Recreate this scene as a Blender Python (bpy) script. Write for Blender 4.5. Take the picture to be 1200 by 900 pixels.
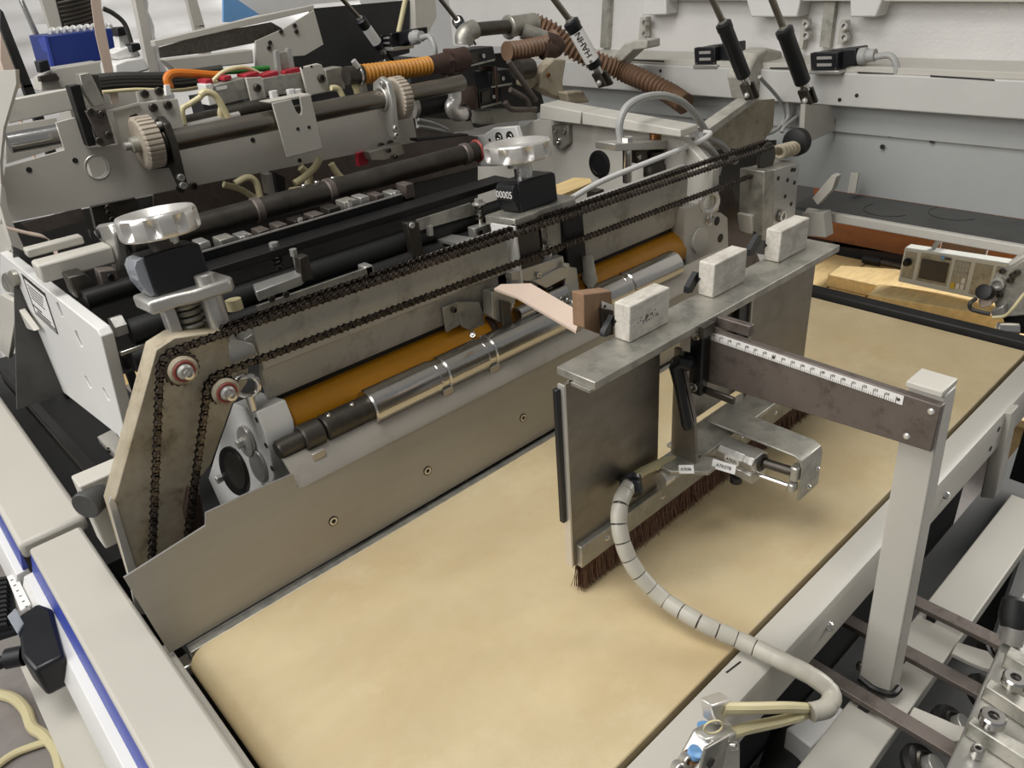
import bpy, bmesh, math, random
from mathutils import Vector, Matrix, Euler
from mathutils.geometry import tessellate_polygon
random.seed(7)
for o in list(bpy.data.objects): bpy.data.objects.remove(o, do_unlink=True)
S = bpy.context.scene
COL = S.collection
V = Vector
R_ = math.radians

# ------------------------------------------------------------------ camera, world, lights
# world frame: z = 0 is the top of the beige belt, x runs along the machine, y across it
FOC = 892.868
CAMLOC = V((0, 0, .6))
CAMROT = (Matrix.Rotation(-7.05080005e-01, 3, 'Z') @ Matrix.Rotation(1.06428934, 3, 'X') @ Matrix.Rotation(-8.42926889e-02, 3, 'Z'))
cd = bpy.data.cameras.new('camera')
cam = bpy.data.objects.new('camera', cd)
COL.objects.link(cam)
cam.matrix_world = Matrix.Translation(CAMLOC) @ CAMROT.to_4x4()
cd.sensor_width = 36
cd.lens = FOC / 1200 * 36
cd.clip_start = .01
S.camera = cam

def srgb(h):
    h = h.lstrip('#')
    c = [int(h[i:i + 2], 16) / 255 for i in (0, 2, 4)]
    return tuple((x / 12.92 if x <= .04045 else ((x + .055) / 1.055) ** 2.4) for x in c)

w = bpy.data.worlds.new('hall_daylight')
S.world = w
w.use_nodes = True
w.node_tree.nodes['Background'].inputs[0].default_value = (*srgb('#f2f3f4'), 1)
w.node_tree.nodes['Background'].inputs[1].default_value = .25

def area(name, loc, target, size, sy, power, color):
    l = bpy.data.lights.new(name, 'AREA')
    l.shape = 'RECTANGLE'
    l.size = size
    l.size_y = sy
    l.energy = power
    l.color = color
    o = bpy.data.objects.new(name, l)
    COL.objects.link(o)
    o.location = loc
    o.rotation_euler = (V(target) - V(loc)).to_track_quat('-Z', 'Y').to_euler()
    return o
area('window_light', (-2.6, 1.6, 1.9), (.5, .7, 0), 3.0, 1.8, 95, (1, .985, .97))
area('skylight', (-.25, .72, 2.35), (.35, .5, 0), 1.1, 1.3, 48, (1, .98, .95))
area('far_window_light', (5.4, -.6, 2.0), (2.9, .9, -.6), 2.2, 1.8, 300, (1, .98, .94))
S.view_settings.view_transform = 'Standard'
S.view_settings.look = 'None'
S.view_settings.exposure = -.13
S.view_settings.gamma = 1
S.view_settings.use_curve_mapping = False

AX = {'x': 0, 'y': 1, 'z': 2}
def at(u, v, ax, val):
    """photo pixel (1200x900) -> point on the plane ax = val"""
    d = CAMROT @ V(((u - 600) / FOC, -(v - 450) / FOC, -1))
    i = AX[ax]
    return CAMLOC + d * ((val - CAMLOC[i]) / d[i])

# ------------------------------------------------------------------ materials
def mat(name, col, rough=.5, metal=0, var=.08, scale=12, dirt=None, bump=0, bscale=60, stretch=None, spec=.5, trans=0, coat=0):
    m = bpy.data.materials.new(name)
    m.use_nodes = True
    nt = m.node_tree
    N, L = nt.nodes, nt.links
    b = N['Principled BSDF']
    c = srgb(col) if isinstance(col, str) else col
    tc = N.new('ShaderNodeTexCoord')
    mp = N.new('ShaderNodeMapping')
    L.new(tc.outputs['Object'], mp.inputs[0])
    if stretch: mp.inputs['Scale'].default_value = stretch
    no = N.new('ShaderNodeTexNoise')
    no.inputs['Scale'].default_value = scale
    no.inputs['Detail'].default_value = 6
    no.inputs['Roughness'].default_value = .6
    L.new(mp.outputs[0], no.inputs['Vector'])
    ra = N.new('ShaderNodeValToRGB')
    e = ra.color_ramp.elements
    e[0].position, e[1].position = .3, .7
    e[0].color = (*[x * (1 - var) for x in c], 1)
    e[1].color = (*[min(1, x * (1 + var)) for x in c], 1)
    L.new(no.outputs['Fac'], ra.inputs[0])
    out = ra.outputs[0]
    if dirt:
        for (dc, lo, hi, ds, amt) in (dirt if isinstance(dirt, list) else [dirt]):
            n2 = N.new('ShaderNodeTexNoise')
            n2.inputs['Scale'].default_value = ds
            n2.inputs['Detail'].default_value = 8
            n2.inputs['Roughness'].default_value = .7
            L.new(tc.outputs['Object'], n2.inputs['Vector'])
            r2 = N.new('ShaderNodeValToRGB')
            r2.color_ramp.elements[0].position, r2.color_ramp.elements[1].position = lo, hi
            r2.color_ramp.elements[0].color = (0, 0, 0, 1)
            r2.color_ramp.elements[1].color = (amt, amt, amt, 1)
            L.new(n2.outputs['Fac'], r2.inputs[0])
            mx = N.new('ShaderNodeMixRGB')
            L.new(r2.outputs[0], mx.inputs[0])
            L.new(out, mx.inputs[1])
            mx.inputs[2].default_value = (*srgb(dc), 1)
            out = mx.outputs[0]
    L.new(out, b.inputs['Base Color'])
    mr = N.new('ShaderNodeMapRange')
    mr.inputs[3].default_value = max(.02, rough - .08)
    mr.inputs[4].default_value = min(1, rough + .08)
    L.new(no.outputs['Fac'], mr.inputs[0])
    L.new(mr.outputs[0], b.inputs['Roughness'])
    b.inputs['Metallic'].default_value = metal
    b.inputs['Specular IOR Level'].default_value = spec
    if trans: b.inputs['Transmission Weight'].default_value = trans
    if coat: b.inputs['Coat Weight'].default_value = coat
    if bump:
        n3 = N.new('ShaderNodeTexNoise')
        n3.inputs['Scale'].default_value = bscale
        n3.inputs['Detail'].default_value = 4
        L.new(mp.outputs[0], n3.inputs['Vector'])
        bp = N.new('ShaderNodeBump')
        bp.inputs['Strength'].default_value = bump
        bp.inputs['Distance'].default_value = .002
        L.new(n3.outputs['Fac'], bp.inputs['Height'])
        L.new(bp.outputs[0], b.inputs['Normal'])
    return m

M = dict(
    belt=mat('belt_fabric', '#bfae89', .6, 0, .08, 4, [('#ae9468', .42, .72, 5, .6), ('#dccfae', .5, .75, 3.2, .6), ('#8f7650', .66, .8, 30, .25)], .08, 500, (1, 2.2, 1)),
    apron=mat('cool_apron_paint', '#a6a8a6', .42, 0, .04, 7, ('#7f7f7a', .62, .85, 10, .5), .04, 120),
    beamp=mat('beam_grey_paint', '#c2c1bc', .42, 0, .04, 9, ('#8d887c', .66, .85, 30, .5), .05, 150),
    paint=mat('light_grey_paint', '#b9b5ab', .42, 0, .04, 9, ('#8d887c', .62, .85, 30, .5), .05, 150),
    paintw=mat('white_grey_paint', '#dcdbd7', .38, 0, .03, 9, ('#9b988f', .66, .9, 25, .4), .04, 150),
    paintg=mat('cool_grey_paint', '#c2beb4', .42, 0, .05, 7, [('#777468', .6, .85, 18, .5), ('#4a463d', .7, .85, 60, .6)], .05, 120),
    grimy=mat('grimy_grey_paint', '#b9b5aa', .5, 0, .08, 8, [('#6b6252', .5, .72, 16, .75), ('#3a342a', .62, .8, 45, .7)], .12, 120),
    grease=mat('greasy_dirty_plate', '#b3a994', .55, 0, .12, 10, [('#85765a', .40, .68, 14, .75), ('#3a3022', .56, .76, 28, .8)], .2, 90),
    lid=mat('textured_white_enamel', '#d6d4d0', .32, 0, .04, 6, ('#6b675e', .74, .8, 35, .8), .55, 160),
    cover=mat('beige_cover_enamel', '#b9b5ab', .45, 0, .03, 6, ('#a79c8c', .66, .85, 14, .5), .05, 200),
    steel=mat('brushed_sheet_steel', '#a9a7a3', .44, .65, .04, 9, ('#9a948a', .45, .8, 5, .4), .03, 120, (1, 4, 10)),
    wsteel=mat('warm_flange_steel', '#b4aea3', .42, .6, .06, 12, ('#857c6c', .56, .8, 20, .5)),
    softink=mat('grey_print', '#77746e', .6, 0, .05),
    steelv=mat('stained_sheet_steel', '#8a847a', .4, .8, .12, 14, ('#5b5348', .5, .75, 20, .5), .05, 160, (1, 1, 4)),
    shaft=mat('ground_shaft_steel', '#8d877d', .3, .9, .08, 20, ('#5d564c', .56, .8, 18, .5)),
    chrome=mat('polished_steel', '#cfcdc9', .2, 1, .05, 20, ('#8f8a80', .6, .85, 30, .4)),
    alum=mat('cast_aluminium', '#c2c0ba', .38, .75, .07, 20, ('#7e786c', .58, .8, 40, .55), .15, 220),
    galv=mat('galvanised_steel', '#aeaba1', .45, .7, .15, 40, ('#777a74', .5, .6, 30, .5), .05, 120),
    whal=mat('bright_aluminium', '#dddad4', .32, .7, .05, 20),
    dsteel=mat('dark_steel', '#54504a', .42, .8, .15, 20, ('#2c2823', .5, .75, 24, .6)),
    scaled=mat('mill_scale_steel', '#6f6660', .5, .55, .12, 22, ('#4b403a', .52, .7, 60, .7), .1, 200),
    black=mat('black_plastic', '#15161a', .38, 0, .1, 20, None, .05, 200),
    blackm=mat('blackened_steel', '#1d1c1c', .45, .4, .2, 18, ('#3d3931', .58, .8, 25, .5)),
    rubber=mat('black_rubber', '#141414', .6, 0, .15, 20),
    shade=mat('dark_paint_and_shade', '#2a2a2a', .6, 0, .15, 10, ('#171614', .5, .7, 12, .6)),  # dark parts, and sheets that stand in for shade
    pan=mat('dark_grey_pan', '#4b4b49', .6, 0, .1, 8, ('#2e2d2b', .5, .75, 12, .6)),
    orange=mat('orange_polyurethane', '#b67c0e', .34, 0, .07, 8, ('#8a5400', .55, .8, 9, .5)),
    hoseo=mat('orange_corrugated_hose', '#b9802f', .45, 0, .12, 12, ('#6d4418', .55, .75, 18, .6)),
    hoseb=mat('brown_corrugated_hose', '#7b5f49', .55, 0, .12, 12, ('#4d3d2f', .5, .75, 20, .6)),
    chain=mat('oily_chain_steel', '#6a625b', .36, .9, .2, 150, ('#1e1a17', .45, .6, 120, .5)),
    rust=mat('rusty_pipe', '#4d3b33', .6, .35, .2, 22, ('#3a2a24', .5, .7, 40, .7), .1, 160),
    red=mat('red_plastic', '#a02030', .45),
    redring=mat('red_bearing_seal', '#8c3a32', .5),
    blue=mat('blue_enamel', '#1f3378', .4, 0, .04, 8),
    blue2=mat('bright_blue_stripe', '#3648a0', .4, 0, .06, 8),
    ltblue=mat('light_blue_collar', '#6f9fd0', .4),
    cream=mat('cream_tubing', '#cfc49a', .4, 0, .06, 20),
    tubeg=mat('grey_cable', '#a8a8a4', .45, 0, .06, 20),
    tubed=mat('dark_cable', '#34332f', .5),
    green=mat('green_cable', '#2f7a35', .45),
    ocable=mat('orange_cable', '#c8701c', .45),
    spiral=mat('spiral_wrap_plastic', '#aca89b', .42, 0, .05, 25, ('#8f8a7c', .6, .8, 40, .4)),
    white=mat('white_label', '#e4e2de', .5, 0, .02),
    ink=mat('printed_ink', '#22201e', .6, 0, .05),
    wood=mat('pale_pine_wood', '#dcc089', .6, 0, .14, 9, ('#b98a4d', .55, .75, 8, .5), .1, 80, (1, 6, 6)),
    woodb=mat('old_brown_wood', '#8a6d53', .7, 0, .16, 14, ('#5d4532', .5, .7, 20, .6), .2, 90, (8, 8, 1)),
    woodr=mat('reddish_board', '#a5683c', .6, 0, .12, 6, ('#7b4626', .5, .75, 9, .5), .05, 60, (6, 1, 6)),
    block=mat('limed_wood_block', '#c9c4b9', .6, 0, .16, 22, [('#8d8577', .48, .7, 30, .7), ('#5f584d', .66, .76, 70, .6)], .15, 160, (2, 9, 9)),
    bristle=mat('brown_bristle', '#6a4b3c', .5, 0, .45, 260),
    strap=mat('pinkish_flat_belt', '#c3b0a0', .6, 0, .04, 14),
    film=mat('white_stretch_film', '#d8d7d6', .3, 0, .05, 3, None, .4, 14, (1, 1, 5)),
    concrete=mat('concrete_floor', '#8a8480', .75, 0, .15, 5, ('#6b625c', .5, .75, 7, .6), .2, 60),
    panelg=mat('panel_grey_plastic', '#d0d0c8', .45, 0, .04, 10),
    screen=mat('dark_lcd', '#3a3532', .25, 0, .25, 40),
    yellow=mat('yellow_key', '#d9b83c', .5),
    gear=mat('grey_beige_gear', '#b3a898', .5, 0, .1, 30, ('#6f6353', .52, .75, 50, .6)),
    copper=mat('copper_fitting', '#a8794e', .35, .9, .1, 20),
    clear=mat('clear_counter_window', '#c9ced6', .12, 0, .02, 20, None, 0, 60, None, .6, .6),
    wall=mat('hall_wall_plaster', '#c9c8c6', .7, 0, .05, 2),
    mesh=mat('perforated_dark_sheet', '#7a756e', .5, .5, .3, 220),
)

# ------------------------------------------------------------------ geometry builder
class G:
    def __init__(s): s.v, s.f = [], []
    def add(s, vs, fs):
        o = len(s.v)
        s.v += [tuple(p) for p in vs]
        s.f += [tuple(i + o for i in f) for f in fs]
        return s
    def box(s, lo, hi, rot=None, piv=None):
        x0, y0, z0 = lo
        x1, y1, z1 = hi
        vs = [V(p) for p in ((x0, y0, z0), (x1, y0, z0), (x1, y1, z0), (x0, y1, z0), (x0, y0, z1), (x1, y0, z1), (x1, y1, z1), (x0, y1, z1))]
        if rot is not None:
            piv = V(piv) if piv else (vs[0] + vs[6]) / 2
            vs = [piv + rot @ (p - piv) for p in vs]
        return s.add(vs, [(0, 3, 2, 1), (4, 5, 6, 7), (0, 1, 5, 4), (1, 2, 6, 5), (2, 3, 7, 6), (3, 0, 4, 7)])
    def bar(s, p0, p1, w, h, up=(0, 0, 1)):
        p0, p1 = V(p0), V(p1)
        t = (p1 - p0).normalized()
        a = t.cross(V(up)).normalized()
        b = a.cross(t)
        vs = []
        for p in (p0, p1):
            for i, j in ((-1, -1), (1, -1), (1, 1), (-1, 1)): vs.append(p + a * (i * w / 2) + b * (j * h / 2))
        return s.add(vs, [(3, 2, 1, 0), (4, 5, 6, 7), (0, 1, 5, 4), (1, 2, 6, 5), (2, 3, 7, 6), (3, 0, 4, 7)])
    def prism(s, pts, vec, holes=()):
        loops = [[V(p) for p in pts]] + [[V(p) for p in h] for h in holes]
        vec = V(vec)
        allp = [p for l in loops for p in l]
        n = len(allp)
        tri = tessellate_polygon(loops)
        nrm = V((0, 0, 0))
        l0 = loops[0]
        for i in range(len(l0)):
            a, b = l0[i], l0[(i + 1) % len(l0)]
            nrm += a.cross(b)
        flip = nrm.dot(vec) > 0
        fs = []
        if len(loops) == 1:
            c = list(range(n))
            fs.append(tuple(reversed(c)) if flip else tuple(c))
            d = [i + n for i in c]
            fs.append(tuple(d) if flip else tuple(reversed(d)))
        else:
            for t in tri:
                a, b, c = [allp[i] for i in t]
                up = (b - a).cross(c - a).dot(vec) > 0
                t = tuple(t)
                f = t[::-1] if up else t
                fs.append(f)
                fs.append(tuple(i + n for i in f[::-1]))
        o = 0
        for k, l in enumerate(loops):
            m_ = len(l)
            for i in range(m_):
                j = (i + 1) % m_
                q = (o + i, o + j, o + j + n, o + i + n)
                fs.append(q if flip else q[::-1])
            o += m_
        return s.add(allp + [p + vec for p in allp], fs)
    def cyl(s, p0, p1, r, r2=None, n=24, cap=True):
        p0, p1 = V(p0), V(p1)
        r2 = r if r2 is None else r2
        return s.sweep([p0, p1], [r, r2], n, cap)
    def sweep(s, pts, rs, n=12, cap=True):
        pts = [V(p) for p in pts]
        if not isinstance(rs, (list, tuple)): rs = [rs] * len(pts)
        vs, fs = [], []
        t0 = (pts[1] - pts[0]).normalized()
        a = t0.orthogonal().normalized()
        for i, p in enumerate(pts):
            if i == 0: t = pts[1] - pts[0]
            elif i == len(pts) - 1: t = pts[-1] - pts[-2]
            else: t = pts[i + 1] - pts[i - 1]
            if t.length < 1e-9: t = t0
            t = t.normalized()
            a = (a - t * a.dot(t))
            a = a.normalized() if a.length > 1e-6 else t.orthogonal().normalized()
            b = t.cross(a)
            for k in range(n):
                th = 2 * math.pi * k / n
                vs.append(p + (a * math.cos(th) + b * math.sin(th)) * rs[i])
        for i in range(len(pts) - 1):
            for k in range(n):
                k2 = (k + 1) % n
                fs.append((i * n + k, i * n + k2, (i + 1) * n + k2, (i + 1) * n + k))
        if cap:
            fs.append(tuple(range(n - 1, -1, -1)))
            fs.append(tuple((len(pts) - 1) * n + k for k in range(n)))
        return s.add(vs, fs)
    def tube(s, pts, r, n=10, sub=8, cap=True): return s.sweep(spline(pts, sub), r, n, cap)
    def lathe(s, prof, o, axis=(0, 0, 1), n=32, rf=None):
        o = V(o)
        ax = V(axis).normalized()
        a = ax.orthogonal().normalized()
        b = ax.cross(a)
        vs, fs = [], []
        for (r, h) in prof:
            for k in range(n):
                th = 2 * math.pi * k / n
                rr = r * (rf(th, r, h) if rf else 1)
                vs.append(o + ax * h + (a * math.cos(th) + b * math.sin(th)) * rr)
        for i in range(len(prof) - 1):
            for k in range(n):
                k2 = (k + 1) % n
                fs.append((i * n + k, i * n + k2, (i + 1) * n + k2, (i + 1) * n + k))
        fs.append(tuple(range(n - 1, -1, -1)))
        fs.append(tuple((len(prof) - 1) * n + k for k in range(n)))
        return s.add(vs, fs)
    def ring(s, c, axis, R, r, n=28, m=10, a0=0, a1=2 * math.pi, ref=None):
        ax = V(axis).normalized()
        a = V(ref).normalized() if ref else ax.orthogonal().normalized()
        b = ax.cross(a)
        full = abs(a1 - a0 - 2 * math.pi) < 1e-6
        k = n if full else n + 1
        pts = [V(c) + (a * math.cos(a0 + (a1 - a0) * i / n) + b * math.sin(a0 + (a1 - a0) * i / n)) * R for i in range(k)]
        if full: pts += [pts[0].copy()]
        return s.sweep(pts, r, m, not full)

def spline(pts, sub=8):
    pts = [V(p) for p in pts]
    P = [pts[0] * 2 - pts[1]] + pts + [pts[-1] * 2 - pts[-2]]
    out = []
    for i in range(1, len(P) - 2):
        p0, p1, p2, p3 = P[i - 1:i + 3]
        for k in range(sub):
            t = k / sub
            out.append(.5 * ((2 * p1) + (p2 - p0) * t + (2 * p0 - 5 * p1 + 4 * p2 - p3) * t * t + (3 * p1 - p0 - 3 * p2 + p3) * t ** 3))
    out.append(pts[-1])
    return out

WL = {}
def link(o, parent=None, loc=(0, 0, 0)):
    COL.objects.link(o)
    WL[o.name] = V(loc)
    if parent is not None:
        o.parent = parent
        o.location = V(loc) - WL[parent.name]
    else: o.location = loc
    return o

def tag(o, label=None, cat=None, group=None, kind=None):
    if label: o['label'] = label
    if cat: o['category'] = cat
    if group: o['group'] = group
    if kind: o['kind'] = kind
    return o

def thing(name, label, cat, loc=(0, 0, 0), group=None):
    return tag(link(bpy.data.objects.new(name, None), None, loc), label, cat, group)

def mesh_of(name, g, m, smooth=35):
    me = bpy.data.meshes.new(name)
    me.from_pydata(g.v, [], g.f)
    me.materials.append(M[m])
    bm = bmesh.new()
    bm.from_mesh(me)
    bmesh.ops.recalc_face_normals(bm, faces=bm.faces)
    bm.to_mesh(me)
    bm.free()
    if smooth:
        me.shade_smooth()
        me.set_sharp_from_angle(angle=R_(smooth))
    return me

def put(name, g, m, parent=None, bev=0, label=None, cat=None, group=None, kind=None, smooth=35):
    """one mesh object in world coordinates; a top-level one gets its origin at its own base"""
    base = V((0, 0, 0))
    if parent is None:
        xs = [p for p in g.v]
        lo = [min(p[i] for p in xs) for i in range(3)]
        hi = [max(p[i] for p in xs) for i in range(3)]
        base = V(((lo[0] + hi[0]) / 2, (lo[1] + hi[1]) / 2, lo[2]))
        g.v = [tuple(V(p) - base) for p in g.v]
        o = link(bpy.data.objects.new(name, mesh_of(name, g, m, smooth)), None, base)
    else:
        o = link(bpy.data.objects.new(name, mesh_of(name, g, m, smooth)), parent)
    if bev:
        b = o.modifiers.new('bevel', 'BEVEL')
        b.width = bev
        b.segments = 2
        b.limit_method = 'ANGLE'
        b.angle_limit = R_(40)
    return tag(o, label, cat, group, kind)

def dup(root, off, label=None, group=None):
    """copy a thing with its parts and sub-parts, moved by off"""
    r = root.copy()
    COL.objects.link(r)
    r.location = root.location + V(off)
    WL[r.name] = WL[root.name] + V(off)
    if label: r['label'] = label
    if group: r['group'] = group
    for ch in list(root.children):
        c = ch.copy()
        COL.objects.link(c)
        c.parent = r
        for k in list(ch.children):
            d = k.copy()
            COL.objects.link(d)
            d.parent = c
    return r

# shared bolt heads
def _bolt():
    g = G()
    g.lathe([(.0, .0), (1, 0), (1, .85), (.88, 1), (.55, 1), (.55, .45), (.0, .45)], (0, 0, 0), (0, 0, 1), 16)
    return g
BOLT = {}
def bolt(parent, p, axis, r, h=None, m='chrome', name='bolt', kind='socket'):
    key = (m, kind)
    if key not in BOLT:
        if kind == 'socket': g = _bolt()
        elif kind == 'hex':
            g = G().lathe([(0, 0), (1, 0), (1, .9), (.85, 1), (0, 1)], (0, 0, 0), (0, 0, 1), 6)
        elif kind == 'dome':
            g = G().lathe([(0, 0), (1, 0), (.9, .5), (.6, .85), (0, 1)], (0, 0, 0), (0, 0, 1), 14)
        else:
            g = G().lathe([(0, 0), (1, 0), (1, 1), (0, 1)], (0, 0, 0), (0, 0, 1), 14)
        BOLT[key] = mesh_of(name, g, m, 30)
    o = bpy.data.objects.new(name, BOLT[key])
    link(o, parent, p)
    o.rotation_euler = V(axis).to_track_quat('Z', 'Y').to_euler()
    o.scale = (r, r, h if h else r)
    return o

def F(ax, val, px, depth, holes=()):
    """outline seen in the photo, laid on the plane ax = val and given its thickness"""
    vec = [0, 0, 0]
    vec[AX[ax]] = depth
    g = G()
    g.prism([at(u, v, ax, val) for u, v in px], vec, [[at(u, v, ax, val) for u, v in h] for h in holes])
    return g

def circ(u, v, ru, rv, n=20, rot=0):
    c, s = math.cos(rot), math.sin(rot)
    return [(u + ru * math.cos(t) * c - rv * math.sin(t) * s, v + ru * math.cos(t) * s + rv * math.sin(t) * c) for t in [2 * math.pi * k / n for k in range(n)]]

def text(name, body, o, right, up, size, m, parent, label=None):
    c = bpy.data.curves.new(name, 'FONT')
    c.body = body
    c.size = size
    c.align_x = 'CENTER'
    c.align_y = 'CENTER'
    c.extrude = .0002
    tmp = bpy.data.objects.new(name, c)
    COL.objects.link(tmp)
    me = bpy.data.meshes.new_from_object(tmp.evaluated_get(bpy.context.evaluated_depsgraph_get()))
    bpy.data.objects.remove(tmp, do_unlink=True)
    me.materials.clear()
    me.materials.append(M[m])
    right, up = V(right).normalized(), V(up)
    up = (up - right * up.dot(right)).normalized()
    n = right.cross(up)
    mt = Matrix((right, up, n)).transposed().to_4x4()
    me.transform(Matrix.Translation(o) @ mt)
    return link(bpy.data.objects.new(name, me), parent)

X, Y, Z = V((1, 0, 0)), V((0, 1, 0)), V((0, 0, 1))
NX, NY, NZ = -X, -Y, -Z

# ================================================================== THE SETTING
FLOOR = -.78
put('floor', G().box((-3, -2.5, FLOOR - .05), (6.5, 7, FLOOR)), 'concrete', kind='structure')
put('wall_back', G().box((-3, 6.4, FLOOR), (6.5, 6.5, 3.0)), 'wall', kind='structure')

# white film-wrapped stacks on pallets behind the machine
def film_stack(x0, x1, y0, y1, z1, label):
    t = thing('wrapped_stack', label, 'wrapped stack', ((x0 + x1) / 2, (y0 + y1) / 2, FLOOR), 'film wrapped stacks behind the machine')
    g = G()
    nz, nu = 60, 16
    loop = []
    for k in range(nu): loop.append((x0 + (x1 - x0) * k / nu, y0))
    for k in range(nu): loop.append((x1, y0 + (y1 - y0) * k / nu))
    for k in range(nu): loop.append((x1 - (x1 - x0) * k / nu, y1))
    for k in range(nu): loop.append((x0, y1 - (y1 - y0) * k / nu))
    n = len(loop)
    cx, cy = (x0 + x1) / 2, (y0 + y1) / 2
    vs, fs = [], []
    zb = FLOOR + .14
    for j in range(nz + 1):
        z = zb + (z1 - zb) * j / nz
        for k, (x, y) in enumerate(loop):
            wob = .010 * math.sin(j * 2.1 + .5 * math.sin(k * .7 + j)) + .008 * math.sin(k * 1.3 + j * .35) + random.uniform(-.003, .003)
            d = V((x - cx, y - cy, 0)).normalized() * wob
            vs.append((x + d.x, y + d.y, z + .006 * math.sin(k * .9)))
    for j in range(nz):
        for k in range(n):
            k2 = (k + 1) % n
            fs.append((j * n + k, j * n + k2, (j + 1) * n + k2, (j + 1) * n + k))
    fs.append(tuple(nz * n + k for k in range(n)))
    put('film', g.add(vs, fs), 'film', t, smooth=60)
    for k in range(5):
        put('pallet_board', G().box((x0, y0 + (y1 - y0 - .1) * k / 4, FLOOR + .11), (x1, y0 + (y1 - y0 - .1) * k / 4 + .1, FLOOR + .135)), 'wood', t)
    for k in range(3):
        xx = x0 + (x1 - x0 - .1) * k / 2
        put('pallet_bearer', G().box((xx, y0, FLOOR), (xx + .1, y1, FLOOR + .11)), 'wood', t)
film_stack(.25, 1.05, 3.1, 4.1, .95, 'white film wrapped stack behind the blue box')
film_stack(1.13, 2.05, 3.2, 4.2, 1.0, 'white film wrapped stack behind the sloping grey hood')

# ================================================================== MACHINE BASE
mb = thing('machine_base', 'dark machine base frame under the conveyor and rollers', 'machine base', (.7, .6, FLOOR))
put('base_body', G().box((.12, .30, FLOOR + .06), (1.28, 1.30, -.16)), 'shade', mb)
dp = thing('drip_pan', 'dark grey drip pan below the cross rails', 'pan', (1, 0, FLOOR))
put('pan_sheet', G().box((.10, -.35, -.36), (1.9, .295, -.34)), 'pan', dp)
for x, y in ((.16, .34), (1.22, .34), (.16, 1.24), (1.22, 1.24)):
    put('foot', G().lathe([(.04, 0), (.04, .02), (.015, .03), (.015, .07)], (x, y, FLOOR), Z, 16), 'dsteel', mb)
for x, y in ((.2, -.3), (1.8, -.3), (1.8, .25)):
    put('pan_leg', G().box((x - .02, y - .02, FLOOR), (x + .02, y + .02, -.36)), 'shade', dp)
put('bed_plate', G().box((.31, .80, -.16), (1.11, 1.30, .05)), 'shade', mb)
put('rear_body', G().box((.092, 1.02, FLOOR + .06), (.30, 1.95, -.10)), 'shade', mb)
put('front_sill', G().box((.31, .70, -.16), (1.11, .795, .03)), 'shade', mb)

# ================================================================== CONVEYOR
cv = thing('conveyor', 'flat feed conveyor with a wide beige belt between grey rails', 'conveyor', (.7, .46, -.16))
prof = [(1.30, 0), (.115, 0)] + [(.115 - .022 * math.sin(a), -.022 + .022 * math.cos(a)) for a in [math.pi * k / 10 for k in range(1, 11)]] + [(1.30, -.044)]
g = G()
g.prism([(x, .267, z) for x, z in prof], (0, .397, 0))
put('belt', g, 'belt', cv, .0015)
g = G()
sec = [(.2615, -.002), (.240, -.002), (.232, -.006), (.2285, -.014), (.2285, -.062), (.2615, -.062)]
g.prism([(.085, y, z) for y, z in sec], (1.36, 0, 0))
put('front_rail', g, 'paint', cv)
put('rear_strip', G().box((.099, .667, -.03), (1.30, .681, -.004)), 'galv', cv, .001)
put('strip_end_block', G().box((.085, .664, -.03), (.098, .684, -.016)), 'chrome', cv, .002)
put('end_rail', G().box((.070, .20, -.06), (.087, .70, -.004)), 'paint', cv, .002)
put('discharge_bar', G().box((1.304, .235, -.05), (1.332, .665, .012)), 'rubber', cv, .003, label='black rubber bar across the far end of the belt')
for x in (.30, .75, 1.2): put('cross_member', G().box((x, .27, -.12), (x + .03, .66, -.05)), 'shade', cv)
for x in (at(977, 698, 'y', .2285).x, .9, 1.2): bolt(cv, (x, .2285, -.034), NY, .0055, .006, 'chrome', 'rail_bolt', 'dome')
for p in ((1.075, .2285, -.02), (1.06, .2285, -.045)): bolt(cv, p, NY, .004, .001, 'ink', 'screw_hole', 'disc')
put('rail_slot', F('z', -.0019, [(867, 775), (869, 776), (852, 789), (850, 788)], .0004), 'ink', cv)

# far leg of the rail
t = thing('rail_leg', 'slim grey square post bolted under the rail end', 'post', (1.13, .19, -.34))
put('post_tube', F('x', 1.10, [(1170, 482), (1186, 484), (1165, 585), (1148, 583)], .03), 'paint', t, .002)
put('foot_plate', G().box((1.085, .165, -.345), (1.145, .235, -.335)), 'shade', t, .002)
bolt(t, (1.095, .175, -.335), Z, .006, .008, 'chrome')

# ================================================================== DEFLECTOR PLATE
t = thing('deflector_plate', 'long brushed steel guide plate standing along the rear belt edge', 'guide plate', (.6, .68, 0))
g = G()
yb, yt = .676, .690
g.prism([(.082, yb, .002), (1.12, yb, .002), (1.12, yt - .002, .106), (.262, yt - .002, .106), (.261, yt, .125), (.205, yt, .1285), (.162, yt - .002, .131), (.158, yt - .002, .117), (.072, yt - .003, .106)], (0, .0025, 0))
put('plate', g, 'steel', t)
g = G()
fl = [(.6872, .1045), (.6905, .1105), (.713, .1330), (.716, .1330), (.716, .1310), (.692, .1085), (.6895, .1045)]
g.prism([(.2625, y, z) for y, z in fl], (.8575, 0, 0))
fo = put('flange', g, 'wsteel', t)
for px in ((390, 610), (500, 551), (612, 489)):
    p = at(*px, 'y', .682)
    p.y = .676 + .014 * p.z / .128 - .0003
    bolt(t, p, V((0, -1, .1)), .0062, .0006, 'ink', 'screw_recess', 'disc')
    bolt(t, p, V((0, -1, .1)), .0050, .0012, 'chrome', 'countersunk_screw', 'socket')
p = at(190, 735, 'y', .68)

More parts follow.
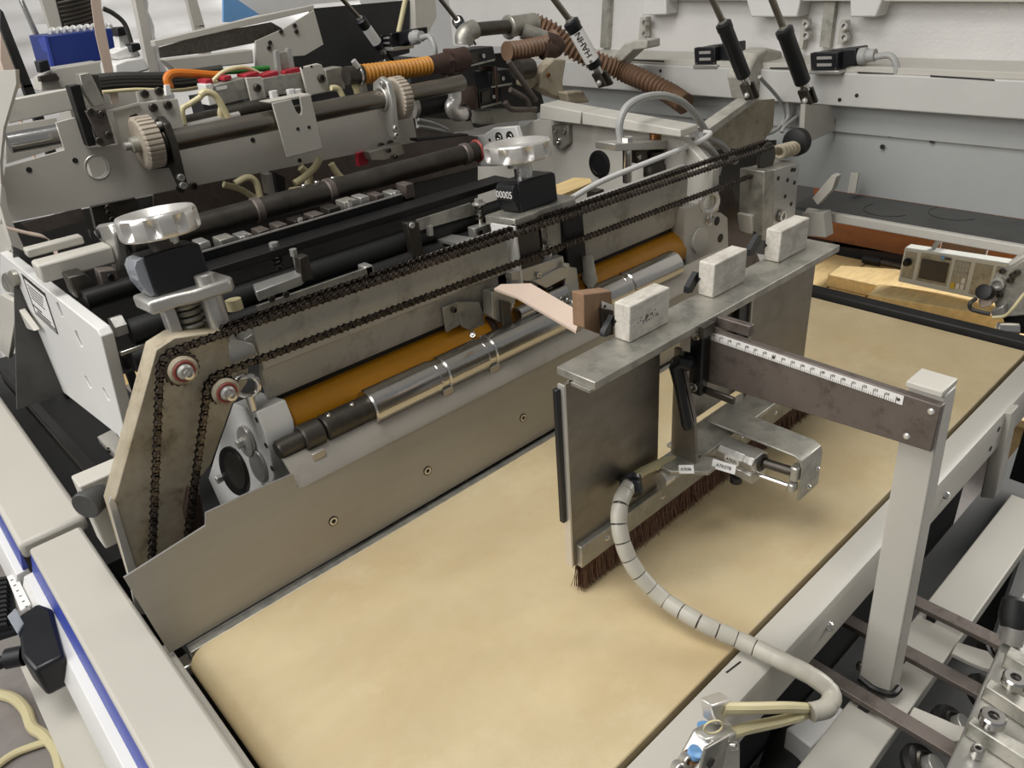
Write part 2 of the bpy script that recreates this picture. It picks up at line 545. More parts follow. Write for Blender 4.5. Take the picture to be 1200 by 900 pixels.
# ================================================================== ROLLERS
def xroller(name, parent, x0, x1, y, z, r, m, ch=.002, n=36):
    g = G()
    g.lathe([(r - ch, 0), (r, ch), (r, x1 - x0 - ch), (r - ch, x1 - x0)], (x0, y, z), X, n)
    return put(name, g, m, parent)
t = thing('steel_roller_shaft', 'polished steel segmented roller above the guide plate flange', 'roller', (.65, .725, .12))
ry, rz = .722, .141
xroller('stub', t, .262, .300, ry, rz, .011, 'dsteel')
xroller('collar', t, .292, .318, ry, rz, .0165, 'dsteel')
cz = xroller('coupling_sleeve', t, .320, .386, ry, rz, .0165, 'dsteel')
for x in (.330, .362): bolt(cz, (x, ry - .003, rz + .0155), Z, .0035, .002, 'chrome', 'set_screw')
for a, b in ((.382, .482), (.494, .562), (.574, .722), (.734, .850), (.862, .985)):
    xroller('roller_segment', t, a, b, ry, rz, .0235, 'chrome')
for a, b in ((.482, .494), (.562, .574), (.722, .734), (.850, .862)): xroller('neck', t, a - .001, b + .001, ry, rz, .0215, 'chrome')
for x in (.300, .489, .569, .729): put('bearing_tab', G().box((x - .008, .6995, .120), (x + .008, .706, .130)), 'wsteel', t, .001)
t = thing('orange_roller', 'long smooth orange rubber roller behind the polished steel roller', 'roller', (.65, .785, .1))
oy, oz, orr = .778, .138, .034
xroller('rubber_sleeve', t, .30, 1.055, oy, oz, orr, 'orange')
xroller('journal', t, .27, .30, oy, oz, .02, 'dsteel')
xroller('journal', t, 1.055, 1.09, oy, oz, .02, 'dsteel')

# ================================================================== CROSSBEAM, CHAINS, SPROCKET PLATE
t = thing('crossbeam', 'grimy grey channel beam running behind the roller chains', 'beam', (.67, .78, .19))
g = G()
sec = [(.760, .282), (.756, .279), (.756, .224), (.764, .218), (.764, .186), (.767, .180), (.772, .180), (.772, .214), (.766, .226), (.766, .282)]
g.prism([(.284, y, z) for y, z in sec], (.372, 0, 0))
put('beam_body', g, 'grimy', t)
g = G()
g.prism([(.733, y, z) for y, z in sec], (.332, 0, 0))
put('beam_body', g, 'grimy', t)
put('lower_web', G().box((.64, .764, .180), (.75, .772, .222)), 'grimy', t, .001)
for x0_, x1_ in ((.284, .656), (.733, 1.065)): put('worn_edge', G().box((x0_, .7585, .2816), (x1_, .7665, .2832)), 'whal', t)
put('end_block', F('y', .762, [(286, 398), (300, 389), (300, 420), (288, 428)], .02), 'alum', t, .001)
put('dark_gap_strip', G().box((.29, .772, .168), (1.05, .79, .182)), 'rubber', t)  # black strip stands in for the dark gap above the orange roller

# chains: one run each, links joined because they are only a few pixels long
def chain_mesh(pts, pitch=.0085, width=.0066):
    P = [V(p) for p in pts]
    d = [0]
    for i in range(1, len(P)): d.append(d[-1] + (P[i] - P[i - 1]).length)
    n = int(d[-1] / pitch)
    q = []
    j = 0
    for k in range(n + 1):
        s_ = k * pitch
        while j < len(P) - 2 and d[j + 1] < s_: j += 1
        f = (s_ - d[j]) / max(1e-9, d[j + 1] - d[j])
        q.append(P[j].lerp(P[j + 1], min(1, f)))
    g = G()
    for k in range(n):
        a, b = q[k], q[k + 1]
        t_ = (b - a).normalized()
        off = width * (.5 if k % 2 else .34)
        up = t_.cross(Y).normalized()
        for sg in (-1, 1):
            c0, c1 = a + Y * sg * off, b + Y * sg * off
            th = Y * .0005
            ring_ = []
            for (c, dr) in ((c0, -1), (c1, 1)):
                for ang in (-90, -30, 30, 90):
                    ring_.append(c + t_ * dr * math.cos(R_(ang)) * .0040 + up * math.sin(R_(ang)) * .0042 * dr)
            mid0 = (c0 + c1) / 2
            g.prism(ring_[:4] + [mid0 + up * .0027] + ring_[4:] + [mid0 - up * .0027], th * 2)
        g.cyl(a - Y * width * .66, a + Y * width * .66, .0019, n=6)
        g.cyl(a - Y * width * .3, a + Y * width * .3, .0024, n=8)
    return g
def arc(cx, cz, r, a0, a1, y, n=10): return [(cx + r * math.cos(R_(a0 + (a1 - a0) * k / n)), y, cz + r * math.sin(R_(a0 + (a1 - a0) * k / n))) for k in range(n + 1)]
CY = .738
s1, s2 = at(212, 432, 'y', CY), at(262, 457, 'y', CY)
rs1, rs2 = .0205, .0185
e1, e2 = at(905, 172, 'y', CY), at(905, 197, 'y', CY)
d1 = at(178, 662, 'y', CY)
d2 = at(218, 645, 'y', CY)
up1 = [tuple(e1)] + arc(s1.x, s1.z, rs1, 88, 172, CY) + [tuple(d1)]
up2 = [tuple(e2)] + arc(s2.x, s2.z, rs2, 90, 178, CY) + [tuple(d2)]
put('roller_chain', chain_mesh(up1), 'chain', label='oily roller chain over the upper red sealed sprocket', cat='chain', group='roller chains')
put('roller_chain', chain_mesh(up2), 'chain', label='oily roller chain over the lower red sealed sprocket', cat='chain', group='roller chains')
r1, r2 = at(300, 371, 'y', .752), at(900, 165, 'y', .752)
put('roller_chain', chain_mesh([tuple(at(262, 385, 'y', .752)), tuple(r1), tuple(r2)]), 'chain', label='return run of chain lying along the top of the crossbeam', cat='chain', group='roller chains')

sp = thing('sprocket_plate', 'greasy beige side plate carrying both chain sprockets', 'side plate', (.17, .76, .02))
put('plate', F('y', .752, [(183, 410), (205, 396), (262, 388), (292, 425), (290, 448), (272, 474), (247, 545), (233, 562), (238, 640), (160, 690), (132, 595)], .03), 'grease', sp, .001)
put('pale_edge_strip', F('y', .750, [(131, 583), (136, 590), (160, 668), (172, 720), (160, 720), (150, 670), (128, 590)], .004), 'whal', sp)  # pale strip along the lower left edge of the plate
put('rust_block', F('y', .742, [(222, 572), (236, 580), (242, 622), (226, 640), (217, 600)], .01), 'rust', sp, .002)
for p, rr in ((s1, rs1), (s2, rs2)):
    i_ = 'upper' if p is s1 else 'lower'
    t = thing('sprocket', '%s chain sprocket with a red seal ring on the greasy plate' % i_, 'sprocket', p, 'chain sprockets')
    def teeth(th, r, h): return 1 + (.05 * math.cos(18 * th) if r > .015 else 0)
    put('toothed_wheel', G().lathe([(.004, -.003), (rr - .0035, -.003), (rr - .002, 0), (rr - .0035, .003), (.004, .003)], (p.x, CY, p.z), Y, 72, teeth), 'dsteel', t)
    put('hub_disc', G().lathe([(.0145, 0), (.015, .004), (.0125, .006)], (p.x, CY - .003, p.z), NY, 28), 'grease', t)
    put('seal_ring', G().ring((p.x, CY - .009, p.z), Y, .0098, .0014), 'redring', t)
    bu = put('bushing', G().lathe([(.008, 0), (.008, .006), (.006, .008)], (p.x, CY - .006, p.z), NY, 20), 'alum', t)
    put('axle_nut', G().lathe([(.0055, 0), (.0055, .005), (.0028, .0055), (.0028, .003)], (p.x + .001, CY - .0135, p.z - .001), NY, 16), 'chrome', t)
    put('axle', G().cyl((p.x, CY - .006, p.z), (p.x, .756, p.z), .005), 'dsteel', t)

# ring bolt beside the lower sprocket
t = thing('eye_bolt', 'shiny eye bolt screwed into the bearing block below the chain', 'eye bolt', at(292, 470, 'y', .752))
ep = at(289, 452, 'y', .748)
put('eye', G().ring(ep, V((.5, 1, 0)), .0125, .0035), 'chrome', t)
put('shank', G().cyl(ep - Z * .012, ep - Z * .03, .005), 'chrome', t)

# near bearing block
t = thing('bearing_block', 'white painted bearing block with a round black cap holding the rollers', 'bearing block', at(320, 570, 'x', .26))
BX = .258
put('housing', F('x', BX, [(273, 473), (286, 478), (300, 483), (310, 507), (321, 558), (318, 582), (262, 600), (244, 560), (253, 530), (261, 507)], .036), 'paintw', t, .0015)
for c_, ru, rv, m_, d_ in (((276, 551), 14, 30, 'blackm', .004), ((304, 545), 8, 20, 'alum', .003), ((291, 516), 7.5, 19, 'alum', .005)):
    g = F('x', BX, circ(*c_, ru, rv, 28, -.35), -d_)
    put('cap' if m_ == 'blackm' else 'boss', g, m_, t, .001)
put('cap_rim', F('x', BX - .004, circ(276, 551, 10, 23, 24, -.35), -.001), 'dsteel', t)
for px in ((285, 518), (260, 560)):
    bolt(t, at(*px, 'x', BX - .004), NX, .006, .008, 'alum', 'bolt', 'hex')
for px in ((301, 492), (312, 522), (319, 549)): bolt(t, at(*px, 'x', BX), NX, .0035, .0008, 'ink', 'hole', 'disc')
put('foot', G().box((.258, .735, .02), (.29, .79, .07)), 'paintg', t)

# far bearing plate
t = thing('bearing_plate', 'grey bearing plate with lifting eye at the far roller ends', 'bearing plate', (1.16, .75, .03))
put('plate', F('y', .745, [(803, 244), (819, 239), (822, 249), (845, 249), (853, 255), (854, 292), (850, 320), (805, 320), (802, 278)], .03), 'paintg', t, .002)
put('shaft_cap', G().lathe([(.022, 0), (.022, .004), (.006, .005)], at(819, 281, 'y', .745), NY, 28), 'paintg', t)
for px in ((840, 259), (844, 279)): bolt(t, at(*px, 'y', .745), NY, .008, .001, 'ink', 'hole', 'disc')
eb = at(831, 237, 'y', .745)
put('lifting_eye', G().ring(eb, V((.4, 1, 0)), .017, .0045), 'whal', t)
put('eye_shank', G().cyl(eb - Z * .017, eb - Z * .04, .006).lathe([(.011, 0), (.011, .008)], eb - Z * .034, Z, 6), 'chrome', t)
put('shaft_housing', G().cyl((1.06, .79, .13), (1.10, .78, .12), .03, .036, 28), 'dsteel', t)

# slanted cover plate beyond the far bearing
t = thing('slanted_guard', 'brown grey slanted steel guard beside the lifting eye', 'guard plate', at(880, 320, 'y', .80))
put('sheet', F('y', .79, [(836, 230), (854, 217), (890, 310), (872, 345), (850, 345), (852, 300)], .004), 'scaled', t)
put('return_flange', F('y', .794, [(854, 217), (856, 217), (892, 310), (890, 310)], .05), 'scaled', t)

# drilled aluminium column at the far end
t = thing('drilled_column', 'aluminium column drilled with small holes near the far belt end', 'column', at(910, 300, 'y', .70))
cx0 = at(906, 200, 'y', .72).x
put('front_face', F('y', .715, [(908, 199), (937, 190), (931, 262), (905, 275)], .05), 'alum', t, .0015)
put('side_face', F('y', .712, [(896, 201), (908, 199), (905, 275), (893, 278)], .05), 'galv', t, .0015)
for px in ((912, 209), (923, 211), (931, 214), (928, 199), (920, 230), (927, 239), (931, 199)): bolt(t, at(*px, 'y', .715), NY, .004, .0008, 'ink', 'hole', 'disc')
bolt(t, at(915, 253, 'y', .713), NY, .012, .006, 'chrome')
put('root_block', F('y', .73, [(880, 252), (896, 250), (905, 275), (897, 283), (882, 275)], .03), 'paintg', t, .003)
for px in ((889, 262), (885, 274)): bolt(t, at(*px, 'y', .729), NY, .008, .004, 'blackm')
# small chain sprocket there
t = thing('sprocket', 'far chain sprocket half hidden beside the drilled column', 'sprocket', at(897, 205, 'y', CY), 'chain sprockets')
put('toothed_wheel', G().lathe([(.004, -.003), (.026, -.003), (.028, 0), (.026, .003), (.004, .003)], at(898, 185, 'y', CY + .004), Y, 48), 'dsteel', t)
put('toothed_wheel', G().lathe([(.004, -.003), (.024, -.003), (.026, 0), (.024, .003), (.004, .003)], at(893, 212, 'y', CY + .004), Y, 48), 'rust', t)

# ================================================================== HANDWHEEL ADJUSTERS
def handwheel(t, c, R, tilt=0):
    def lobe(th, r, h):
        if r < R * .9: return 1
        d = math.cos(9 * th)
        return 1 - .16 * max(0, d) * max(0, 1 - (h / .0105) ** 2)
    prof = [(R * .28, -.006), (R * .62, -.005), (R * .84, -.012), (R * .94, -.0115), (R * .985, -.0095), (R, -.006), (R, -.003), (R, 0), (R, .003), (R, .006), (R * .985, .0095), (R * .94, .0115), (R * .84, .012), (R * .74, .009), (R * .6, .004), (R * .3, .004)]
    wh = put('wheel', G().lathe(prof, c, Z, 108, lobe), 'whal', t)
    put('hub', G().lathe([(R * .36, -.022), (R * .37, -.003), (R * .3, .004), (R * .14, .005)], c, Z, 28), 'alum', t)
    bolt(t, c + V((-.004, -R * .36, -.012)), NY, .0022, .001, 'ink', 'grub_hole', 'disc')
    return wh
def counter(t, lo, hi, digits):
    x0, y0, z0 = lo
    x1, y1, z1 = hi
    ch = .012
    body = [(x0 + .010, z0), (x1, z0), (x1, z1 - .003), (x1 - .006, z1), (x0 + .012, z1), (x0 + .010, z1)]
    put('counter_body', G().prism([(x, y0, z) for x, z in body], (0, y1 - y0, 0)), 'black', t, .003)
    win = [(x0 + .011, z0 + .002), (x0 + .011, z1 - .001), (x0 + .004, z1 - .002), (x0, z1 - .008), (x0, z1 - .024), (x0 + .006, z0 + .002)]
    wi = put('counter_window', G().prism([(x, y0 + .002, z) for x, z in win], (0, y1 - y0 - .004, 0)), 'clear' if not digits else 'black', t, .001)
    if digits:
        put('digit_strip', G().box((x0 - .0006, y0 + .004, z1 - .023), (x0 - .0001, y1 - .004, z1 - .009)), 'ink', wi)
        text('digits', digits, V((x0 - .0009, (y0 + y1) / 2, z1 - .016)), NY, Z, .0135, 'white', wi)

hw = at(185, 260, 'y', .80)
t = thing('handwheel_adjuster', 'scalloped aluminium handwheel on a black counter with a clear window', 'handwheel', (hw.x, .80, .25), 'height adjusting handwheels')
HX = hw.x
handwheel(t, V((HX, .80, .397)), .0395)
HX -= .006
put('ring_collar', G().lathe([(.0145, 0), (.0145, .016)], (HX + .005, .80, .372), Z, 28), 'dsteel', t)
put('brass_ring', G().lathe([(.0145, 0), (.0145, .003)], (HX + .005, .80, .3845), Z, 28), 'copper', t)
counter(t, (HX - .034, .782, .330), (HX + .034, .818, .372), None)
g = G()
g.prism([(HX - .036, .772, .3165), (HX - .010, .772, .3165), (HX + .006, .764, .3165), (HX + .046, .764, .3165), (HX + .052, .774, .3165), (HX + .052, .824, .3165), (HX - .036, .824, .3165)], (0, 0, .014))
put('bracket', g, 'alum', t, .003)
put('column', G().lathe([(.0105, 0), (.0115, .076)], (HX + .026, .778, .242), Z, 24), 'alum', t)
put('column_cap', G().lathe([(.010, 0), (.010, .009), (.008, .0105), (.003, .0105)], (HX + .026, .778, .330), Z, 24), 'alum', t)
put('side_post', G().box((HX - .022, .782, .245), (HX - .010, .80, .318)), 'alum', t, .002)
g = G()
for k in range(5): g.lathe([(.0135, 0), (.015, .0025), (.0135, .005)], (HX + .004, .795, .280 + k * .0072), Z, 24)
put('spring_washers', g, 'galv', t)
put('spindle_base', G().lathe([(.016, 0), (.017, .014), (.014, .018)], (HX + .004, .795, .262), Z, 26), 'chrome', t)
put('base_block', F('y', .765, [(262, 395), (291, 402), (296, 415), (265, 428)], .03), 'alum', t, .001)
put('nylon_spacer', G().lathe([(.009, 0), (.009, .012)], (HX + .062, .82, .282), Z, 20), 'cream', t)
t.rotation_euler.x = R_(-6)
t.location.y -= .015

hw = at(608, 176, 'y', .79)
t = thing('handwheel_adjuster', 'scalloped aluminium handwheel on a black counter reading 00005', 'handwheel', (hw.x, .79, .25), 'height adjusting handwheels')
HX = hw.x
handwheel(t, V((HX, .79, hw.z)), .047)
hz = hw.z
put('ring_collar', G().lathe([(.013, 0), (.013, .022)], (HX + .006, .79, hz - .042), Z, 24), 'chrome', t)
counter(t, (HX - .032, .772, hz - .080), (HX + .050, .812, hz - .038), '00005')
g = G()
g.prism([(HX - .05, .757, hz - .094), (HX - .012, .757, hz - .094), (HX + .004, .764, hz - .094), (HX + .07, .757, hz - .094), (HX + .082, .77, hz - .094), (HX + .082, .82, hz - .094), (HX - .05, .82, hz - .094)], (0, 0, .014))
put('bracket', g, 'galv', t, .002)
put('slide_block', G().box((HX - .054, .752, .215), (HX - .012, .81, hz - .094)), 'dsteel', t, .002)
put('slide_block', G().box((HX + .040, .754, .18), (HX + .080, .81, hz - .094)), 'blackm', t, .002)
put('spindle', G().lathe([(.008, 0), (.008, .03), (.012, .031), (.012, .08), (.007, .082), (.007, .12)], (HX + .012, .772, hz - .215), Z, 24), 'chrome', t)
put('edge_plate', G().box((HX - .0575, .750, .19), (HX - .0545, .80, hz - .088)), 'paintw', t)
t.rotation_euler.x = R_(-4.5)
t.location.y -= .007

# ================================================================== BRUSH GUIDE UNIT
by = .432
t = thing('brush_guide', 'steel guide hanging over the belt with a long brown bristle brush', 'brush guide', (.67, by, 0))
put('top_bar', G().box((.441, .404, .2565), (.890, .452, .265)), 'galv', t, .0008)
g = G()
ang = [(.436, .2565), (.408, .2565), (.408, .2535), (.4315, .2535), (.433, .2520), (.433, .24), (.436, .24)]
g.prism([(.438, y, z) for y, z in ang], (.451, 0, 0))
put('top_angle', g, 'galv', t)
put('panel', G().box((.431, by, .036), (.572, by + .003, .2565)), 'steelv', t, label='wide stained steel panel at the left of the guide')
put('panel', G().box((.748, by, .036), (.890, by + .003, .2565)), 'steelv', t)
put('middle_panel', G().box((.625, by + .010, .110), (.742, by + .013, .2565)), 'steelv', t)
put('edge_strip', G().box((.424, by + .004, .096), (.430, by + .010, .252)), 'black', t, .001)
put('edge_flange', G().box((.429, by - .0005, .036), (.4315, by + .008, .256)), 'whal', t)
put('slot_frame', G().box((.742, by - .001, .150), (.746, by + .003, .235)), 'galv', t)
put('dark_slit_strip', G().box((.722, by + .002, .150), (.741, by + .008, .238)), 'black', t)  # black strip stands in for the dark slit beside the panel
bh = put('brush_holder', G().box((.437, by - .007, .034), (.912, by + .006, .062)), 'galv', t, .001)
for x in (.478, .574, .655, .735, .815, .888): bolt(bh, (x, by - .007, .049), NY, .0035, .0022, 'chrome', 'screw', 'dome')
g = G()
random.seed(3)
for i in range(5200):
    x = random.uniform(.438, .913)
    y = by + random.uniform(-.006, .005)
    dx, dy = random.gauss(0, .0035), random.gauss(-.001, .002)
    if x > .895: dx += .012 * (x - .895) / .018
    wd = .0004
    zt = .036
    p0, p1 = V((x, y, zt)), V((x + dx, y + dy, random.uniform(.0005, .005)))
    g.add([p0 + V((-wd, 0, 0)), p0 + V((wd, 0, 0)), p0 + V((0, wd, 0)), p1 + V((-wd, 0, 0)), p1 + V((wd, 0, 0)), p1 + V((0, wd, 0))], [(0, 1, 4, 3), (1, 2, 5, 4), (2, 0, 3, 5), (3, 4, 5)])
put('bristles', g, 'bristle', bh, kind='stuff', smooth=0)
# middle bracket: shelf plate, gusset and clamp
put('shelf_plate', G().box((.600, .396, .098), (.83, .441, .103)), 'galv', t, .001)
put('shelf_tongue', G().prism([(.560, .429, .098), (.560, .405, .098), (.585, .374, .098), (.608, .374, .098), (.614, .382, .098), (.5995, .41, .098), (.5995, .429, .098)], (0, 0, .005)), 'galv', t, .001)
put('gusset', G().prism([(.588, by - .006, .235), (.588, by - .006, .103), (.588, by - .040, .103), (.588, by - .034, .16), (.588, by - .012, .235)], (.005, 0, 0)), 'steelv', t)
put('lower_channel', G().box((.64, by - .012, .085), (.83, by - .002, .098)), 'galv', t, .001)
for x in (.70, .80): bolt(t, (x, by - .02, .103), Z, .004, .003, 'chrome')
put('round_spacer', G().lathe([(.009, 0), (.010, .003), (.010, .015)], (.556, by - .016, .088), X, 20), 'whal', t)

# three limed blocks screwed on the top bar
def wood_block(x0, L, label, pc):
    t = thing('guide_block', label, 'block', (x0 + L / 2, .44, .265), 'pale blocks on the top bar')
    put('block_body', G().box((x0, .430, .2652), (x0 + L, .450, .304)), 'block', t, .0015)
    put('wedge_pin', F('y', .4515, [(pc[0] + du, pc[1] + dv) for du, dv in ((5, -27), (1, -28), (-9, -10), (-10, -3), (-5, -4), (4, -20))], .006), 'black', t)
    put('saw_notch', G().prism([(x0 - .0004, .450, .2795), (x0 - .0004, .4465, .284), (x0 - .0004, .450, .2865)], (.004, 0, 0)), 'ink', t)
    return t
b1 = wood_block(.521, .062, 'pale limed block beside the brown wooden shim', (718, 398))
for k in range(34): bolt(b1, (.521 + .010 + .035 * random.random(), .4298, .279 + .009 * random.random()), NY, .0006, .0002, 'ink', 'pit_mark', 'disc')
wood_block(.660, .062, 'pale limed block at the middle of the guide top bar', (816, 347))
wood_block(.793, .064, 'pale limed block at the far end of the guide top bar', (888, 303))

# brown shim wedged behind the first block, and the pale strip
t = thing('wooden_shim', 'brown splintered wooden shim wedged beside the pale block', 'wooden shim', (.49, .47, .25))
put('shim_body', F('y', .468, [(684, 345), (717, 341), (719, 380), (709, 394), (685, 385)], .016), 'woodb', t, .001)
put('label_plate', F('y', .4665, [(706, 353), (720, 358), (720, 366), (706, 363)], .001), 'white', t)
bolt(t, at(709, 359, 'y', .466), NY, .0018, .0006, 'dsteel', 'pin', 'dome')
put('grey_backing', F('y', .462, [(707, 362), (719, 364), (719, 392), (709, 394)], .006), 'dsteel', t)
t = thing('pale_strip', 'bent pinkish flat strip reaching from the roller bracket to the shim', 'strip', at(675, 385, 'y', .49))
P_ = [at(587, 333, 'y', .70), at(622, 332, 'y', .655), at(681, 366, 'y', .50)]
Q_ = [at(579, 338, 'y', .70), at(606, 348, 'y', .655), at(675, 388, 'y', .50)]
g = G()
vs = []
for a, b in zip(P_, Q_): vs += [a, b, a - Z * .003, b - Z * .003]
fs = []
for k in range(2):
    o_ = 4 * k
    fs += [(o_, o_ + 4, o_ + 5, o_ + 1), (o_ + 2, o_ + 3, o_ + 7, o_ + 6), (o_, o_ + 2, o_ + 6, o_ + 4), (o_ + 1, o_ + 5, o_ + 7, o_ + 3)]
fs += [(0, 1, 3, 2), (8, 10, 11, 9)]
put('strip_leaf', g.add(vs, fs), 'strap', t)

# ================================================================== MEASURING STAND
t = thing('measuring_stand', 'grey square post with a steel scale arm and millimetre ruler', 'stand', (.642, .19, -.12))
put('post_tube', G().prism([(.630, .2085, .250), (.630, .178, .250), (.630, .164, -.118), (.630, .198, -.118)], (.026, 0, 0)), 'paint', t, .0015)
put('post_cap', G().box((.626, .179, .2505), (.6575, .2095, .2565)), 'paintg', t, .001)
ar = put('scale_arm', G().prism([(.620, .176, .246), (.620, .176, .200), (.620, .415, .187), (.620, .415, .250)], (.009, 0, 0)), 'scaled', t, .001)
ru = put('ruler', G().prism([(.6192, .2065, .2452), (.6192, .2065, .2362), (.6192, .404, .2395), (.6192, .404, .2485)], (.0006, 0, 0)), 'white', ar)
g = G()
for k in range(0, 96):
    yy = .4025 - k * .002
    zz = .2395 + (yy - .404) * (.2395 - .2362) / (.404 - .2065)
    hgt = .0066 if k % 5 == 0 else .0028
    g.box((.6188, yy - (.00026 if k % 5 == 0 else .00012), zz), (.6191, yy + (.00026 if k % 5 == 0 else .00012), zz + hgt))
put('ruler_ticks', g, 'softink', ru, kind='stuff')
for k in range(19):
    yy = .4025 - k * .010 - .0022
    zz = .2395 + (yy - .404) * (.2395 - .2362) / (.404 - .2065) + .0062
    if zz and yy > .21: text('ruler_numeral', str(k + 16), V((.6188, yy, zz)), NY, Z, .0034, 'softink', ru)
for p in ((.6192, .2105, .2407), (.6192, .331, .2427)): bolt(ru, p, NX, .0016, .0009, 'dsteel', 'pin', 'dome')
for p in ((.620, .183, .2385), (.620, .198, .207)): bolt(ar, p, NX, .0032, .0018, 'whal', 'rivet', 'dome')
put('weld_bead', G().tube([(.629, .197, -.112), (.627, .18, -.114), (.63, .163, -.110), (.645, .161, -.112)], .004, 8), 'blackm', t)
bolt(t, V((.634, .1985, -.100)), Y, .006, .006, 'chrome', 'bolt', 'dome')
cl = put('slide_clamp', G().box((.606, .403, .176), (.6195, .420, .259)), 'black', t, .002)
put('guide_lug', G().box((.598, .398, .250), (.6185, .404, .262)), 'dsteel', cl)
put('stop_bar', G().box((.6295, .365, .250), (.638, .425, .262)), 'scaled', t, .001)
put('stop_bar', G().box((.614, .368, .176), (.6185, .403, .184)), 'dsteel', t, .001)
for z in (.248, .187): bolt(cl, (.606, .411, z), NX, .0052, .004, 'chrome')
t = thing('clamp_lever', 'black plastic clamping lever on the scale arm slide', 'lever', (.60, .41, .15))
lp = at(802, 425, 'x', .596)
put('hub', G().lathe([(.008, 0), (.0105, .004), (.0095, .02), (.006, .022)], (.606, lp.y + .002, lp.z), NX, 20), 'black', t)
a_, b_, c_ = at(818, 420, 'x', .590), at(793, 425, 'x', .586), at(806, 500, 'x', .586)
put('handle', G().sweep([(.592, .409, lp.z + .002), tuple(at(797, 424, 'x', .585)), tuple(at(792, 430, 'x', .583)), tuple(at(797, 455, 'x', .582)), tuple(at(805, 497, 'x', .582)), tuple(at(806, 502, 'x', .582))], [.007, .0075, .0075, .006, .0072, .0055], 14), 'black', t)

# ================================================================== AIR CYLINDER
t = thing('air_cylinder', 'compact aluminium air cylinder with twin rods in a bent strap', 'air cylinder', (.66, .36, .05))
xc, zc = .648, .086
g = G()
def rr(yy, hw_, hh, cx_, cz_, c=.006):
    return [(cx_ - hw_ + c, yy, cz_ - hh), (cx_ + hw_ - c, yy, cz_ - hh), (cx_ + hw_, yy, cz_ - hh + c), (cx_ + hw_, yy, cz_ + hh - c), (cx_ + hw_ - c, yy, cz_ + hh), (cx_ - hw_ + c, yy, cz_ + hh), (cx_ - hw_, yy, cz_ + hh - c), (cx_ - hw_, yy, cz_ + .004), (cx_ - hw_ + .003, yy, cz_ + .003), (cx_ - hw_ + .003, yy, cz_ - .001), (cx_ - hw_, yy, cz_ - .002), (cx_ - hw_, yy, cz_ - hh + c)]
g.prism(rr(.362, .016, .017, xc, zc), (0, .0335, 0))
ba = put('barrel', g, 'alum', t, .0006)
put('end_cap', G().prism(rr(.350, .0165, .0175, xc, zc), (0, .0125, 0)), 'alum', t, .0008)
put('piston_ring', G().ring((xc + .006, .3498, zc + .004), Y, .0085, .0022), 'dsteel', t)
put('piston_rod', G().cyl((xc + .012, .318, zc + .004), (xc + .006, .356, zc + .004), .0055), 'dsteel', t)
put('guide_rod', G().cyl((xc + .008, .318, zc - .013), (xc + .002, .356, zc - .012), .003), 'chrome', t)
st = put('strap', G().prism([(.704, .430, .110), (.704, .318, .110), (.704, .309, .106), (.704, .306, .098), (.704, .306, .054), (.704, .309, .054), (.704, .309, .097), (.704, .3115, .103), (.704, .318, .107), (.704, .430, .107)], (-.042, 0, 0)), 'galv', t, .001)
put('rod_nut', G().box((xc + .008, .3095, zc - .006), (xc + .022, .319, zc + .012)), 'alum', t, .002)
put('rod_nut', G().box((xc + .004, .3095, zc - .019), (xc + .016, .318, zc - .008)), 'alum', t, .002)
for p in ((.696, .306, .080), (.680, .306, .064)): bolt(st, p, NY, .003, .003, 'chrome', 'screw', 'dome')
put('port_screw', G().cyl((xc - .012, .370, zc - .022), (xc - .012, .370, zc - .014), .007, n=16).cyl((xc, .37, zc - .022), (xc, .37, zc - .014), .006, n=16), 'black', t)
lb = put('label', G().box((xc - .0166, .366, zc + .003), (xc - .0162, .384, zc + .011)), 'white', ba)
text('label_text', 'A7K01', V((xc - .0168, .375, zc + .007)), NY, Z, .0052, 'ink', lb)

# cable tags
def cable_tag(px, ang, ax, val, wd, hg, word, label):
    o = at(*px, ax, val)
    t = thing('cable_tag', label, 'cable tag', o, 'white cable tags under the cylinder')
    right = V((.25, -1, ang)).normalized()
    up = V((.35, .1, 1))
    up = (up - right * up.dot(right)).normalized()
    n = right.cross(up)
    g = G()
    g.prism([o - right * wd / 2 - up * hg / 2, o + right * wd / 2 - up * hg / 2, o + right * wd / 2 + up * hg / 2, o - right * wd / 2 + up * hg / 2], -n * .0015)
    pl = put('plate', g, 'white', t)
    text('tag_text', word, o + n * .0003, right, up, hg * .5, 'ink', t)
cable_tag((848, 547), -.02, 'y', .366, .026, .010, 'A7K07B', 'white printed cable tag dangling below the air cylinder')
cable_tag((804, 550), .35, 'y', .385, .017, .009, 'A7K06', 'small white cable tag beside the round grey spacer')

# ================================================================== SPIRAL HOSE AND AIR LINES
hp = [at(739, 566, 'y', .418), at(727, 590, 'y', .405), at(727, 625, 'y', .392), at(743, 665, 'y', .372), at(775, 700, 'y', .342), at(820, 729, 'z', .022), at(870, 752, 'z', .013), at(915, 774, 'z', .011), at(952, 793, 'z', .005), at(974, 812, 'z', -.003), at(969, 829, 'z', -.006), at(950, 835, 'z', -.006)]
t = thing('spiral_hose', 'pale spiral wrapped hose arching from the guide over the rail', 'hose', hp[6])
pl = spline(hp, 10)
L_ = [0]
for i in range(1, len(pl)): L_.append(L_[-1] + (pl[i] - pl[i - 1]).length)
tot = L_[-1]
def along(s_):
    j = 0
    while j < len(L_) - 2 and L_[j + 1] < s_: j += 1
    return pl[j].lerp(pl[j + 1], (s_ - L_[j]) / max(1e-9, L_[j + 1] - L_[j]))
put('core', G().sweep(pl[:-6], .0072, 12), 'dsteel', t)
ss = 0
